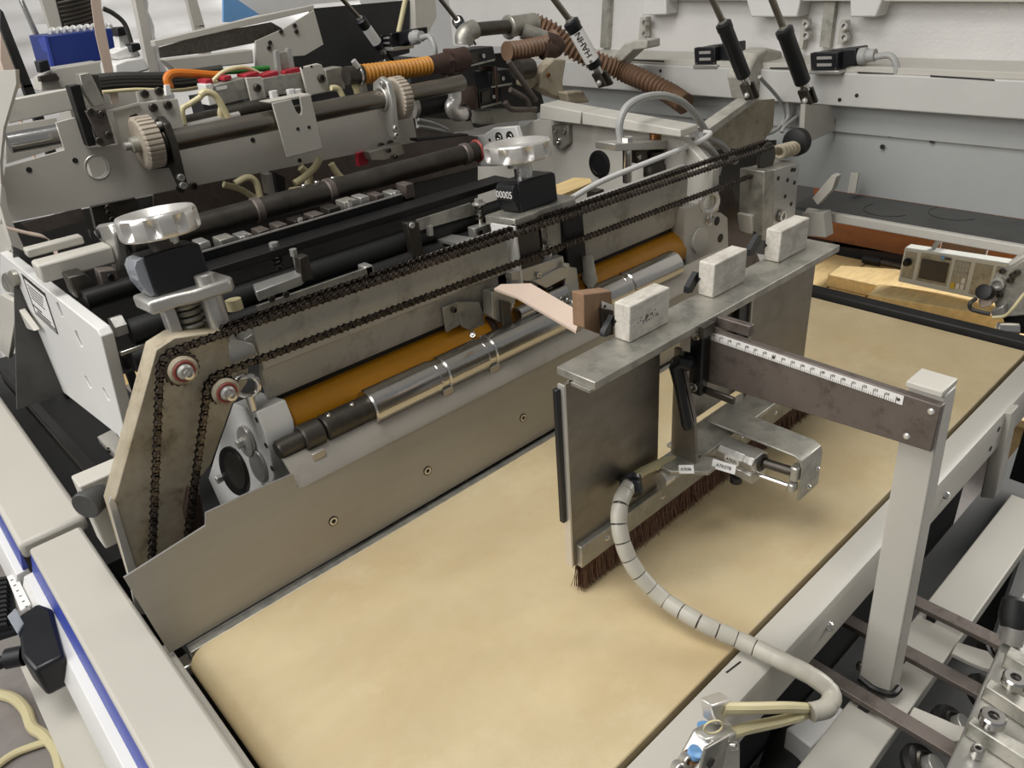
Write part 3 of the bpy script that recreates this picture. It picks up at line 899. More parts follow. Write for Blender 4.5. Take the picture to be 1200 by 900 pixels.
while ss < tot - .001:
    e_ = min(tot, ss + .0175)
    pts_ = [along(ss + (e_ - ss) * k / 5) for k in range(6)]
    d_ = (pts_[-1] - pts_[0]).normalized()
    put('wrap_turn', G().sweep(pts_, [.0084, .0086, .0087, .0087, .0086, .0084], 14), 'spiral', t)
    ss += .0187 if ss < tot * .68 else .0172
gl = at(738, 570, 'y', .425)
put('gland', G().lathe([(.011, -.012), (.0125, -.008), (.0125, .0), (.0105, .002), (.0125, .004), (.012, .008), (.009, .010)], at(739, 567, 'y', .418), V((.5, .5, .5)), 24), 'black', t)
put('feed_cable', G().tube([at(742, 560, 'y', .425), at(760, 549, 'y', .424), at(785, 540, 'y', .42), at(815, 538, 'y', .41), at(840, 540, 'y', .40)], .0052, 10), 'cream', t)
for nm, ps in (('air tube from the hose to the upper fitting', [(948, 830), (920, 829), (880, 830), (846, 830)]), ('air tube from the hose bending into the blue collar', [(948, 836), (915, 845), (870, 855), (838, 868), (820, 884)])):
    tt = thing('air_tube', 'cream ' + nm, 'air tube', at(*ps[-1], 'y', .2), 'cream air tubes')
    put('tube', G().tube([at(*p, 'y', .186 + .010 * (i > 1) + .012 * (i > 2)) for i, p in enumerate(ps)], .0048, 10), 'cream', tt)
t = thing('valve_block', 'small zinc valve block with a light blue push fitting under the rail', 'valve block', (.40, .19, -.10))
put('body', F('y', .196, [(838, 872), (868, 856), (868, 905), (832, 925), (815, 915)], .02), 'alum', t, .002)
put('body_face', F('y', .192, [(828, 878), (855, 862), (842, 930), (815, 930)], .003), 'galv', t, .001)
bolt(t, at(833, 894, 'y', .191), NY, .004, .001, 'ink', 'port_hole', 'disc')
g = G()
c_ = at(814, 883, 'y', .205)
put('push_collar', G().lathe([(.0052, -.003), (.0058, 0), (.0058, .003), (.0048, .0032)], c_, V((.3, -.3, 1)), 20), 'ltblue', t)
put('fitting', G().lathe([(.007, -.018), (.007, -.003)], c_, V((.3, -.3, 1)), 6), 'copper', t)
put('push_collar', G().lathe([(.006, -.004), (.0062, .004)], at(826, 855, 'y', .215), V((.3, .3, 1)), 16), 'ltblue', t)
put('clip', F('y', .206, [(835, 828), (858, 820), (861, 838), (850, 843), (852, 850), (838, 850)], .012), 'whal', t, .002)
put('clip', F('y', .200, [(828, 868), (855, 860), (858, 866), (832, 877)], .012), 'whal', t, .002)
put('clip_wire', G().ring(at(836, 852, 'y', .196), V((.6, .8, 0)), .007, .0008), 'cream', t)
for px in ((802, 888), (792, 897)): bolt(t, at(*px, 'y', .21), V((-.3, -1, .4)), .005, .007, 'alum')
bolt(t, at(856, 874, 'y', .194), V((.6, -1, .4)), .0035, .005, 'chrome')

# ================================================================== ROLLER BRACKETS UNDER THE CROSSBEAM
t = thing('wheel_bracket', 'galvanised angle bracket with a small brown wheel on the orange roller', 'bracket', at(540, 380, 'y', .755), 'brackets under the crossbeam')
put('angle_plate', F('y', .7560, [(519, 361), (535, 354), (541, 380), (523, 390)], .003), 'galv', t, .0008)
put('side_plate', F('y', .7545, [(535, 354), (562, 354), (566, 366), (570, 390), (568, 398), (561, 401), (552, 388), (541, 383)], .003), 'galv', t, .0008)
bolt(t, at(531, 363, 'y', .756), NY, .004, .004, 'dsteel')
put('wheel', G().lathe([(.006, 0), (.0165, .001), (.0175, .004), (.0165, .008), (.006, .009)], at(573, 385, 'y', .758) - X * .004, X, 28), 'rust', t)
bolt(t, at(553, 391, 'y', .751), V((-.6, -1, .2)), .0045, .006, 'chrome')
t = thing('wheel_bracket', 'steel roller bracket below the far handwheel with a clamped pale strip', 'bracket', at(600, 380, 'y', .72), 'brackets under the crossbeam')
put('clamp_block', F('y', .735, [(577, 343), (588, 340), (604, 347), (604, 356), (590, 380), (577, 372)], .02), 'galv', t, .001)
put('spring_cover', F('y', .728, [(588, 352), (598, 354), (600, 378), (590, 381)], .01), 'dsteel', t, .001)
a0 = at(606, 368, 'y', .728)
put('small_roller', G().cyl(a0, a0 + X * .030, .0095, n=24), 'chrome', t)
put('guide_disc', G().lathe([(.004, 0), (.011, .001), (.011, .003), (.004, .004)], at(632, 372, 'y', .722), X, 24), 'whal', t)
bolt(t, at(600, 357, 'y', .727), NY, .003, .003, 'chrome')
t = thing('fork_bracket', 'aluminium fork bracket with brown wheel and dark end plate', 'bracket', at(660, 340, 'y', .74), 'brackets under the crossbeam')
put('cross_plate', F('y', .742, [(600, 320), (660, 300), (662, 312), (626, 330), (600, 328)], .014), 'alum', t, .001)
put('arm_plate', F('y', .738, [(626, 330), (660, 312), (676, 314), (680, 348), (664, 352), (663, 326), (640, 338)], .006), 'alum', t, .001)
put('end_plate', F('x', .79, [(660, 302), (693, 300), (699, 330), (692, 340), (683, 330), (680, 318), (664, 313)], .003), 'galv', t)
put('wheel', G().lathe([(.006, 0), (.015, .001), (.016, .005), (.015, .009), (.006, .010)], at(684, 335, 'y', .752), X, 28), 'rust', t)
a0 = at(640, 350, 'y', .745)
put('roller', G().cyl(a0, a0 + X * .035, .0125, n=24), 'chrome', t)
bolt(t, at(662, 311, 'y', .737), NY, .0045, .006, 'alum', 'bolt', 'hex')
bolt(t, at(630, 322, 'y', .741), NY, .004, .004, 'chrome')

# ================================================================== INNER RAILS BEHIND THE CHAIN
def xbar(name, label, cat, p0, p1, y, wd, hg, m, group=None, bev=.001):
    a, b = at(*p0, 'y', y), at(*p1, 'y', y)
    z = (a.z + b.z) / 2
    g = G().box((a.x, y - wd / 2, z - hg / 2), (b.x, y + wd / 2, z + hg / 2))
    return put(name, g, m, None, bev, label, cat, group)
def xrod(name, label, cat, p0, p1, y, r, m, group=None):
    a, b = at(*p0, 'y', y), at(*p1, 'y', y)
    z = (a.z + b.z) / 2
    t = thing(name, label, cat, ((a.x + b.x) / 2, y, z - r), group)
    xroller('bar', t, a.x, b.x, y, z, r, m)
    return t, a, b, z
t, a, b, z = xrod('round_shaft', 'thick dark round shaft crossing between the two side frames', 'shaft', (150, 282), (560, 180), .95, .0145, 'dsteel')
for u, v in ((385, 220), (545, 183), (300, 241)):
    p = at(u, v, 'y', .95)
    xroller('collar', t, p.x - .006, p.x + .006, .95, z, .0165, 'scaled')
for u, v in ((357, 222), (372, 218), (391, 213)): bolt(t, V((at(u, v, 'y', .95).x, .95, z + .013)), Z, .004, .004, 'chrome')
xroller('red_seal', t, b.x - .004, b.x + .001, .95, z, .0175, 'redring')

t = thing('clip_rail', 'dark rail carrying a row of small metal finger clips', 'clip rail', at(330, 270, 'y', .915))
a, b = at(170, 304, 'y', .915), at(480, 228, 'y', .915)
z = (a.z + b.z) / 2 - .004
put('rail', G().box((a.x, .905, z - .014), (b.x, .925, z)), 'blackm', t)
n = 15
for k in range(n):
    x = a.x + (b.x - a.x) * (k + .4) / n
    hgt = random.choice((.010, .013, .016))
    c_ = put('finger_clip', G().box((x, .900, z - .004), (x + random.uniform(.012, .02), .924, z + hgt)), random.choice(('alum', 'galv', 'dsteel', 'scaled')), t, .001)
    if k % 3 == 1: put('clip_spring', G().box((x + .004, .896, z), (x + .009, .900, z + hgt + .003)), 'whal', c_)
t = thing('straight_edge', 'dark straight edge bar with a bright thin top edge', 'bar', at(320, 272, 'y', .892), 'inner cross bars')
a, b = at(170, 308, 'y', .892), at(470, 233, 'y', .892)
z = (a.z + b.z) / 2
put('bar_body', G().box((a.x, .889, z - .018), (b.x, .897, z)), 'blackm', t)
put('bright_edge', G().box((a.x, .8885, z), (b.x, .8905, z + .0018)), 'whal', t)
xbar('flat_bar', 'wide brownish flat bar crossing the dark roller pit', 'bar', (165, 330), (590, 218), .868, .034, .010, 'blackm', 'inner cross bars')
xrod('black_roller', 'upper black rubber roller inside the machine', 'roller', (150, 384), (600, 246), .855, .015, 'rubber', 'black inner rollers')
xrod('black_roller', 'lower black rubber roller deep inside the machine', 'roller', (150, 416), (560, 284), .840, .014, 'rubber', 'black inner rollers')
xrod('black_roller', 'thin black roller beside the sprocket plate inside the machine', 'roller', (140, 420), (300, 370), .875, .012, 'rubber', 'black inner rollers')
xbar('chrome_rod', 'thin bright rod below the black rollers', 'rod', (140, 414), (190, 398), .835, .006, .005, 'chrome')

t = thing('spring_bracket', 'aluminium bracket with a spring loaded bolt behind the chain', 'spring bracket', at(330, 330, 'y', .82), 'spring brackets behind the crossbeam')
put('top_plate', F('z', .292, [(296, 333), (350, 315), (356, 318), (352, 323), (300, 342)], -.012), 'alum', t, .001)
put('clamp_jaw', F('y', .815, [(351, 303), (361, 299), (368, 327), (354, 331)], .014), 'dsteel', t, .001)
c_ = at(327, 312, 'z', .292)
g = G()
g.sweep([c_ + V((.0055 * math.cos(a_), .0055 * math.sin(a_), .0009 * a_)) for a_ in [k * .5 for k in range(50)]], .0011, 6)
sp_ = put('spring', g, 'dsteel', t)
put('bolt_shaft', G().cyl(c_ - Z * .02, c_ + Z * .03, .003, n=12), 'chrome', t)
put('washer', G().lathe([(.0085, 0), (.0085, .0015)], c_ + Z * .024, Z, 20), 'alum', t)
put('bolt_head', G().lathe([(.006, 0), (.006, .005)], c_ + Z * .0255, Z, 6), 'alum', t)
c2 = at(348, 314, 'z', .292)
put('set_screw', G().cyl(c2, c2 + Z * .018, .0025, n=10).cyl(c2 + Z * .016, c2 + Z * .024, .0045, n=14), 'alum', t)
t2 = thing('spring_bracket', 'spring loaded bolt standing next to the far counter', 'spring bracket', at(563, 262, 'y', .82), 'spring brackets behind the crossbeam')
c_ = at(563, 258, 'y', .825)
g = G()
g.sweep([c_ + V((.006 * math.cos(a_), .006 * math.sin(a_), .0010 * a_)) for a_ in [k * .5 for k in range(44)]], .0012, 6)
put('spring', g, 'dsteel', t2)
put('bolt_shaft', G().cyl(c_ - Z * .03, c_ + Z * .028, .0035, n=12), 'chrome', t2)
put('washer', G().lathe([(.010, 0), (.010, .0015)], c_ + Z * .023, Z, 20), 'alum', t2)
put('bolt_head', G().lathe([(.0065, 0), (.0065, .006)], c_ + Z * .0245, Z, 6), 'alum', t2)
put('mounting_block', F('y', .815, [(555, 268), (574, 262), (576, 275), (557, 281)], .014), 'alum', t2, .001)
bolt(t2, at(562, 272, 'y', .814), NY, .004, .003, 'blackm')
t = thing('inner_rail', 'low aluminium channel rail lying just behind the upper chain', 'rail', at(380, 350, 'y', .81))
a, b = at(296, 354, 'y', .81), at(433, 315, 'y', .81)
g = G()
z = b.z + .006
g.prism([(a.x, .800, z - .026), (a.x, .800, z), (a.x, .803, z), (a.x, .803, z - .02), (a.x, .822, z - .02), (a.x, .822, z - .026)], (b.x - a.x, 0, 0))
put('channel', g, 'galv', t)
put('end_lug', G().box((b.x - .012, .800, z - .018), (b.x, .818, z + .002)), 'alum', t, .002)
for u in (318, 335): bolt(t, at(u, 350 - (u - 318) * .3, 'y', .798), NY, .004, .002, 'dsteel')
t = thing('square_standard', 'dark square standard and rail in front of the far counter', 'standard', at(490, 300, 'y', .83))
put('upright', F('y', .825, [(477, 262), (491, 260), (497, 300), (486, 303)], .014), 'dsteel', t, .001)
bolt(t, at(482, 264, 'y', .824), NY, .004, .003, 'whal')
put('top_rail', F('y', .84, [(489, 258), (552, 238), (556, 240), (556, 252), (492, 270)], .004), 'galv', t)
put('inner_shelf', F('z', .268, [(497, 277), (520, 273), (572, 281), (560, 291)], -.004), 'alum', t)
put('small_block', F('y', .835, [(502, 266), (507, 264), (508, 276), (503, 277)], .006), 'alum', t)
put('red_wheel', G().lathe([(.012, 0), (.012, .008)], at(473, 290, 'y', .85), X, 20), 'redring', t)
put('stay', F('y', .845, [(520, 258), (556, 254), (558, 260), (522, 264)], .02), 'galv', t, .001)

# near clutter by the white side plate: lever bar, curved bracket, sensor blocks
t = thing('lever_bar', 'grey painted bar with a rounded slotted end bracket', 'lever', at(90, 300, 'y', .98))
a, b = at(38, 306, 'y', .98), at(126, 285, 'y', .98)
put('bar', G().box((a.x, .965, b.z - .022), (b.x, .995, b.z)), 'paintg', t, .003)
put('bar_ledge', G().box((a.x, .995, b.z + .002), (b.x - .02, 1.012, b.z + .012)), 'paint', t, .002)
put('end_bracket', F('x', b.x, [(113, 264), (126, 262), (133, 275), (139, 300), (137, 318), (131, 318), (127, 296), (117, 283), (108, 272)], .012), 'alum', t, .003)
bolt(t, at(144, 288, 'x', b.x + .014), X, .007, .01, 'alum', 'bolt', 'hex')
for u in (106, 115): bolt(t, at(u, 274, 'x', b.x - .001), NX, .006, .001, 'ink', 'slot', 'disc')
t = thing('loop_strap', 'pinkish flat strap looped behind the lever bar', 'strap', at(55, 285, 'y', 1.02))
pa = [at(10, 268, 'y', 1.02), at(35, 274, 'y', 1.02), at(56, 279, 'y', 1.02), at(66, 291, 'y', 1.02), at(68, 300, 'y', 1.02)]
pa = spline(pa, 6)
g = G()
vs, fs = [], []
for p in pa: vs += [p, p + Y * .02]
for k in range(len(pa) - 1): fs.append((2 * k, 2 * k + 1, 2 * k + 3, 2 * k + 2))
vs2 = [V(p) - Z * .002 for p in vs]
m_ = len(vs)
g.add(vs + vs2, fs + [tuple(i + m_ for i in f[::-1]) for f in fs] + [(2 * k, 2 * k + 2, 2 * k + 2 + m_, 2 * k + m_) for k in range(len(pa) - 1)])
put('strap_leaf', g, 'strap', t)
t = thing('sensor_block', 'dark sensor block with bright screws below the lever bar', 'sensor block', at(110, 345, 'y', .93))
put('body', F('y', .93, [(80, 325), (100, 320), (112, 332), (114, 344), (90, 350)], .03), 'dsteel', t, .002)
put('cover', F('y', .925, [(116, 318), (136, 316), (142, 335), (122, 341)], .02), 'scaled', t, .001)
bolt(t, at(129, 324, 'y', .924), NY, .004, .004, 'blackm')
put('rod', G().cyl(at(100, 352, 'y', .92), at(160, 334, 'y', .92), .012, n=20), 'blackm', t)
put('nut', G().lathe([(.012, 0), (.012, .012)], at(132, 384, 'y', .86), X, 6), 'alum', t)

# ================================================================== WHITE SIDE PLATE
t = thing('white_side_plate', 'white painted side plate with slots and a printed sticker', 'side plate', at(150, 516, 'x', .15))
SX = .150
slots = []
def slot(u, v, du, dv, w_): return [(u - du - w_, v - dv), (u - du + w_, v - dv), (u + du + w_, v + dv), (u + du - w_, v + dv)]
hs = [slot(70, 363, 3.4, 8.5, 1.3), slot(92, 397, 3.8, 9, 1.3), slot(103, 448, 3.5, 7, 1.2), slot(124, 462, 3.5, 7, 1.2)]
put('plate', F('x', SX, [(0, 296), (113, 386), (118, 395), (149, 518), (143, 518), (138, 510), (58, 447), (40, 405), (20, 372), (0, 352)], .013, hs), 'paintw', t, .0012)
def SP(u, v): return at(u, v, 'x', SX - .0006)
stq = [(25, 320), (52, 343), (68, 392), (42, 368)]
st = put('sticker', F('x', SX - .0005, stq, .0004), 'white', t)
q = [SP(*p) for p in stq]
def sq(a, b): return q[0] * (1 - a) * (1 - b) + q[1] * a * (1 - b) + q[2] * a * b + q[3] * (1 - a) * b
def strip_(a0, a1, b0, b1, nm='print_line'):
    g = G()
    g.prism([sq(a0, b0), sq(a1, b0), sq(a1, b1), sq(a0, b1)], (-.0003, 0, 0))
    put(nm, g, 'ink', st)
strip_(.0, 1, .0, .10, 'print_header')
strip_(.0, .035, .1, 1, 'print_border')
strip_(.965, 1, .1, 1, 'print_border')
for k in range(5): strip_(.12, .12 + random.uniform(.5, .75), .2 + k * .08, .222 + k * .08)
for k, (a0, a1) in enumerate(((.05, .45), (.2, .8), (.1, .95))): strip_(a0, a1, .72 + k * .085, .76 + k * .085)
strip_(.0, 1, .965, 1, 'print_border')
for px, ru, rv in (((13, 330), 6, 12), ((19, 325), 4, 10), ((24, 364), 5, 11)): put('boss', F('x', SX, circ(*px, ru, rv, 20, -.3), -.006), 'galv', t, .001)
put('stay_arm', F('x', SX - .012, [(0, 345), (14, 352), (40, 388), (33, 386), (18, 372), (10, 420), (0, 410)], .008), 'paintg', t, .001)
put('stay_arm', F('x', SX + .03, [(10, 395), (22, 392), (48, 440), (70, 500), (62, 495), (38, 440)], .01), 'galv', t)

# dark arms and cross pieces below the side plate
t = thing('swing_arm', 'dark pressed steel arm slanting down past the white plate', 'swing arm', at(100, 545, 'x', .17))
put('arm', F('x', .20, [(52, 445), (76, 462), (92, 500), (108, 552), (98, 548), (80, 520)], .012), 'dsteel', t)
put('arm_rib', F('x', .19, [(56, 460), (62, 462), (85, 530), (78, 528)], .006), 'scaled', t)
t = thing('guard_rail', 'long dark steel rail running beside the beige cover', 'rail', at(60, 500, 'x', .12))
put('rail', G().bar(at(6, 440, 'x', .12), at(112, 560, 'x', .12), .012, .03), 'blackm', t)
put('rail_edge', G().bar(at(6, 438, 'x', .119), at(112, 558, 'x', .119), .014, .002), 'dsteel', t)
put('far_tie', G().box((.16, 1.05, .02), (.30, 1.08, .04)), 'paint', mb)
put('mount_plate', F('z', .03, [(114, 512), (132, 503), (152, 530), (138, 538)], -.01), 'paintg', mb)
for q_ in ((131, 528), (140, 525)): bolt(mb, at(*q_, 'z', .03), Z, .006, .005, 'dsteel')
t = thing('tie_tube', 'grey tie tube ending in a round cap by the beige cover', 'tie tube', at(115, 590, 'x', .10))
c_ = at(112, 578, 'y', .80)
put('tube_box', G().box((c_.x - .012, .80, c_.z - .07), (c_.x + .06, .83, c_.z + .015)), 'paintg', t, .002)
put('round_cap', G().lathe([(.0155, -.012), (.0155, .010), (.0145, .011)], c_ + V((-.006, 0, -.006)), V((-.8, -.6, 0)), 28), 'pan', t)

# ================================================================== GREY CROSSPLATE WITH GEAR PULLEYS
PY = 1.15
t = thing('cross_plate', 'grey painted cross plate with a round hole and pulley slot', 'cross plate', at(250, 215, 'y', PY))
outl = [(0, 263), (7, 196), (76, 176), (66, 144), (88, 138), (100, 174), (139, 169), (126, 130), (163, 121), (208, 116), (214, 165), (436, 134), (447, 160), (487, 120), (489, 166)]
outl = [(0, 263), (7, 196), (76, 176), (66, 144), (88, 138), (100, 174), (139, 169), (126, 130), (163, 121), (208, 116), (216, 150), (440, 110), (478, 106), (489, 166)]
put('plate', F('y', PY, outl, .006, [circ(114, 196, 12, 12.5, 26)]), 'paintg', t)
put('hole_rim', G().ring(at(114, 196, 'y', PY), Y, .0152, .0012), 'whal', t)
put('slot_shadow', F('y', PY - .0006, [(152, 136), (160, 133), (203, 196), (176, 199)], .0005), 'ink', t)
for px in ((34, 199), (88, 188), (296, 164), (351, 188)): bolt(t, at(*px, 'y', PY), NY, .0035, .0007, 'ink', 'hole', 'disc')
for px in ((179, 126), (196, 123), (226, 218), (211, 221), (446, 171), (457, 168)): bolt(t, at(*px, 'y', PY), NY, .0058, .005, 'dsteel')
put('edge_lip', F('y', PY - .004, [(126, 130), (163, 120), (164, 123), (132, 131), (141, 167), (138, 169)], .004), 'paint', t)
put('upper_tab', F('y', PY + .01, [(160, 108), (188, 103), (192, 115), (163, 121)], .004), 'paintg', t)
for px in ((169, 110), (186, 107)): bolt(t, at(*px, 'y', PY + .01), NY, .0058, .004, 'dsteel')

SHY = 1.118
def gear(px, x0, wd, Rr, z, label):
    t = thing('timing_pulley', label, 'pulley', (x0, SHY, z - Rr), 'toothed timing pulleys')
    def tooth(th, r, h): return 1 - .055 * (math.sin(30 * th) > .15) if r > Rr * .9 else 1
    put('toothed_rim', G().lathe([(Rr * .86, 0), (Rr, .002), (Rr, wd - .002), (Rr * .86, wd)], (x0, SHY, z), X, 240, tooth), 'gear', t, smooth=20)
    put('web', G().lathe([(Rr * .80, 0), (Rr * .78, .004), (Rr * .34, .004)], (x0 - .0003, SHY, z), X, 40), 'gear', t)
    put('hub', G().lathe([(Rr * .30, 0), (Rr * .30, .012), (Rr * .2, .014)], (x0 + .003, SHY, z), NX, 28), 'galv', t)
    put('shaft_end', G().lathe([(Rr * .16, 0), (Rr * .16, .014), (Rr * .1, .015)], (x0 - .004, SHY, z), NX, 20), 'alum', t)
    return t
gz = at(172, 167, 'y', SHY).z
gx = at(162, 168, 'y', SHY).x
gear(None, gx, .024, .0345, gz, 'ribbed beige timing pulley next to the round hole')
gx2 = at(461, 118, 'y', SHY).x
gz2 = at(461, 116, 'y', SHY).z
gear(None, gx2, .020, .034, gz2, 'ribbed beige timing pulley under the orange hose')
t = thing('long_shaft', 'polished steel shaft joining the two timing pulleys', 'shaft', (.56, SHY, gz - .015))
sz = (gz + gz2) / 2
xroller('shaft', t, gx + .026, gx2 - .008, SHY, sz, .0145, 'shaft')
xroller('shaft_end', t, gx2 + .024, gx2 + .15, SHY, sz, .0135, 'shaft')
for x, hh in ((gx + .032, .055), (gx2 - .022, .05)):
    t = thing('bearing_flange', 'dark bearing flange bolted beside the %s pulley' % ('slotted plate' if x < .5 else 'orange hose'), 'bearing flange', (x, SHY, gz - .06), 'shaft bearing flanges')
    m_ = 'dsteel' if x < .5 else 'alum'
    g = G()
    ol = [(SHY - .021, sz - .062), (SHY - .006, sz - .062), (SHY + .01, sz - .030), (SHY + .026, sz), (SHY + .02, sz + .024), (SHY - .004, sz + .034), (SHY - .022, sz + .026), (SHY - .028, sz)]
    g.prism([(x, a_, b_) for a_, b_ in ol], (.010, 0, 0))
    put('flange_plate', g, m_, t, .002)
    put('bearing_ring', G().ring((x - .001, SHY, sz), X, .0175, .003), m_, t)
    for dz in (-.045, -.056): bolt(t, (x + .002, SHY - .0215, sz + dz), NY, .005, .006, 'alum')
    bolt(t, (x, SHY - .012, sz + .024), NX, .005, .006, 'alum')

# slotted plate hanging in front of the shaft
t = thing('slotted_plate', 'flat grey plate with a U slot hanging in front of the shaft', 'bracket plate', at(350, 180, 'y', 1.095))
put('plate', F('y', 1.096, [(319, 121), (341, 116), (347, 130), (350, 134), (353, 134), (354, 129), (351, 113), (364, 111), (379, 174), (337, 185)], .004), 'paint', t, .001)
put('top_flange', F('y', 1.097, [(314, 120), (364, 110), (366, 112), (319, 122)], .03), 'paint', t)
for px in ((349, 151), (362, 149)): bolt(t, at(*px, 'y', 1.096), NY, .0026, .0006, 'ink', 'hole', 'disc')

# glue head manifold behind the shaft
t = thing('manifold', 'row of grey metal blocks and bars behind the polished shaft', 'manifold', at(330, 115, 'y', 1.19))
put('bar_block', F('y', 1.195, [(250, 100), (288, 91), (293, 115), (256, 124)], .03), 'galv', t, .001)
put('bar_block', F('y', 1.195, [(307, 92), (357, 84), (361, 107), (313, 113)], .03), 'galv', t, .001)
put('bar_block', F('y', 1.195, [(381, 82), (401, 78), (405, 104), (386, 108)], .03), 'galv', t, .001)
put('bar_block', F('y', 1.20, [(423, 98), (429, 96), (432, 110), (426, 112)], .03), 'galv', t, .001)
put('end_face', F('y', 1.192, [(240, 99), (249, 98), (254, 122), (246, 124)], .03), 'paintw', t, .001)
pl1 = put('cover_plate', F('y', 1.185, [(288, 91), (307, 90), (314, 121), (296, 124)], .005), 'paint', t, .001)
bolt(pl1, at(301, 103, 'y', 1.184), NY, .006, .005, 'dsteel')
pl2 = put('cover_plate', F('y', 1.183, [(352, 79), (372, 74), (378, 76), (385, 108), (361, 113)], .005), 'paint', t, .002)
bolt(pl2, at(376, 92, 'y', 1.182), NY, .0065, .005, 'dsteel')
for px in ((354, 79), (365, 78)): bolt(pl2, at(*px, 'y', 1.183), NY, .002, .0005, 'ink', 'hole', 'disc')
put('tag', F('y', 1.194, [(253, 102), (266, 100), (266, 104), (254, 106)], .0005), 'white', t)
put('slide_rod', G().cyl(at(216, 145, 'y', 1.18), at(318, 122, 'y', 1.18), .011, n=20), 'dsteel', t)
put('slide_rod', G().cyl(at(214, 150, 'y', 1.17), at(280, 135, 'y', 1.17), .006, n=16), 'whal', t)
for k, q_ in enumerate([[(240, 94), (249, 92), (250, 98), (242, 100)], [(262, 90), (271, 88), (272, 93), (263, 95)], [(287, 88), (303, 84), (304, 89), (288, 93)], [(308, 88), (326, 83), (327, 90), (309, 93)], [(333, 83), (352, 79), (353, 86), (334, 90)], [(300, 90), (305, 88), (306, 93), (301, 94)]]):
    put('red_cap', F('y', 1.20, q_, .03), 'red', t, .001)
put('valve_frame', F('y', 1.21, [(323, 60), (327, 59), (331, 90), (326, 91)], .01), 'alum', t)
put('valve_frame', F('y', 1.21, [(337, 57), (341, 56), (346, 82), (341, 83)], .01), 'alum', t)
put('valve_window', F('y', 1.215, [(327, 62), (338, 60), (342, 82), (331, 84)], .008), 'galv', t)
for q_ in ((322, 116), (342, 114), (350, 114)): put('white_nut', G().lathe([(.007, 0), (.007, .012)], at(*q_, 'y', 1.17), Z, 6), 'paintw', t)

# flat cream hoses draped over the manifold
def hose(name, label, cat, px, y, r, m, group=None, n=10):
    ys = y if isinstance(y, (list, tuple)) else [y] * len(px)
    pts = [at(u, v, 'y', yy) for (u, v), yy in zip(px, ys)]
    t = thing(name, label, cat, min(pts, key=lambda p: p.z), group)
    put('tube', G().tube(pts, r, n), m, t)
    return t
hose('glue_hose', 'flattened cream hose looping over the first manifold block', 'hose', [(270, 145), (262, 128), (252, 112), (241, 108), (234, 112)], 1.165, .005, 'cream', 'cream hoses at the manifold')
hose('glue_hose', 'cream hose bent beside the ribbed pulley', 'hose', [(236, 113), (222, 122), (214, 128), (216, 146)], 1.165, .0038, 'cream', 'cream hoses at the manifold')
hose('glue_hose', 'short cream hose below the first cover plate', 'hose', [(260, 122), (258, 132), (260, 142)], 1.168, .004, 'cream', 'cream hoses at the manifold')
hose('glue_hose', 'cream hose curling beside the last manifold block', 'hose', [(388, 103), (396, 104), (402, 114), (403, 122)], 1.165, .0045, 'cream', 'cream hoses at the manifold')
hose('glue_hose', 'pale hose end standing under the orange hose', 'hose', [(415, 97), (418, 106), (420, 116)], 1.165, .0055, 'cream', 'cream hoses at the manifold')
hose('wire', 'cream cable arching over the red caps', 'cable', [(248, 96), (262, 84), (280, 79), (292, 80), (304, 86)], 1.22, .003, 'cream', 'cables above the manifold')
hose('wire', 'orange cable with a white tag hanging behind the pulley', 'cable', [(199, 103), (196, 92), (203, 86), (222, 86), (248, 88), (258, 88)], 1.24, .0062, 'ocable', 'cables above the manifold')
hose('wire', 'green cable running behind the red caps', 'cable', [(262, 84), (280, 83), (300, 81), (315, 80)], 1.24, .0045, 'green', 'cables above the manifold')
hose('wire', 'thin pale cable sagging behind the cross plate', 'cable', [(120, 108), (160, 105), (205, 106), (235, 102), (255, 96)], 1.25, .0026, 'cream', 'cables above the manifold')
t = thing('cable_tag', 'white tag sleeve on the end of the orange cable', 'cable tag', at(200, 110, 'y', 1.236))
put('sleeve', F('y', 1.232, [(194, 100), (199, 99), (201, 111), (195, 112)], .008), 'white', t)
for k, (v0, v1, lb) in enumerate(((92, 88, 'upper'), (96, 93, 'middle'), (100, 98, 'lower'))):
    hose('cable_bundle', '%s dark cable of the bundle behind the cross plate' % lb, 'cable', [(95, v0 + 4), (140, v0 - 1), (200, v0 - 2), (260, v1 - 6)], 1.30, .008, 'tubed', 'dark cable bundle')

# cream hoses and boxes under the cross plate
hose('drain_hose', 'cream hose dropping under the cross plate', 'hose', [(375, 186), (368, 197), (356, 208), (345, 215)], 1.12, .0055, 'cream', 'hoses under the cross plate')
hose('drain_hose', 'pale hose crossing behind the round shaft', 'hose', [(388, 192), (393, 200), (400, 208), (410, 212)], 1.12, .0055, 'cream', 'hoses under the cross plate')
hose('drain_hose', 'beige hose curling below the cross plate near the handwheel', 'hose', [(275, 215), (290, 208), (300, 214), (306, 235)], 1.12, .005, 'cream', 'hoses under the cross plate')
hose('drain_hose', 'beige hose lying behind the round shaft below the pulley', 'hose', [(262, 216), (282, 222), (300, 232), (318, 236)], 1.16, .005, 'cream', 'hoses under the cross plate')
hose('drain_hose', 'wide cream hose loop under the slotted plate', 'hose', [(352, 196), (362, 206), (358, 220), (340, 224)], 1.15, .006, 'cream', 'hoses under the cross plate')
t = thing('inner_plate', 'grey inner plates and blocks seen below the cross plate', 'inner plate', at(300, 235, 'y', 1.16))
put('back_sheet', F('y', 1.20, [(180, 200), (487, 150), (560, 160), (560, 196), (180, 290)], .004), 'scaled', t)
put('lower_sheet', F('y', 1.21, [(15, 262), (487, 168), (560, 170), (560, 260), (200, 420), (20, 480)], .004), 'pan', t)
put('plate', F('y', 1.14, [(106, 242), (157, 231), (162, 236), (167, 255), (112, 268)], .004), 'dsteel', t)
put('plate_edge', F('y', 1.138, [(105, 241), (157, 230), (157, 232), (107, 243), (113, 267), (111, 268)], .003), 'alum', t)
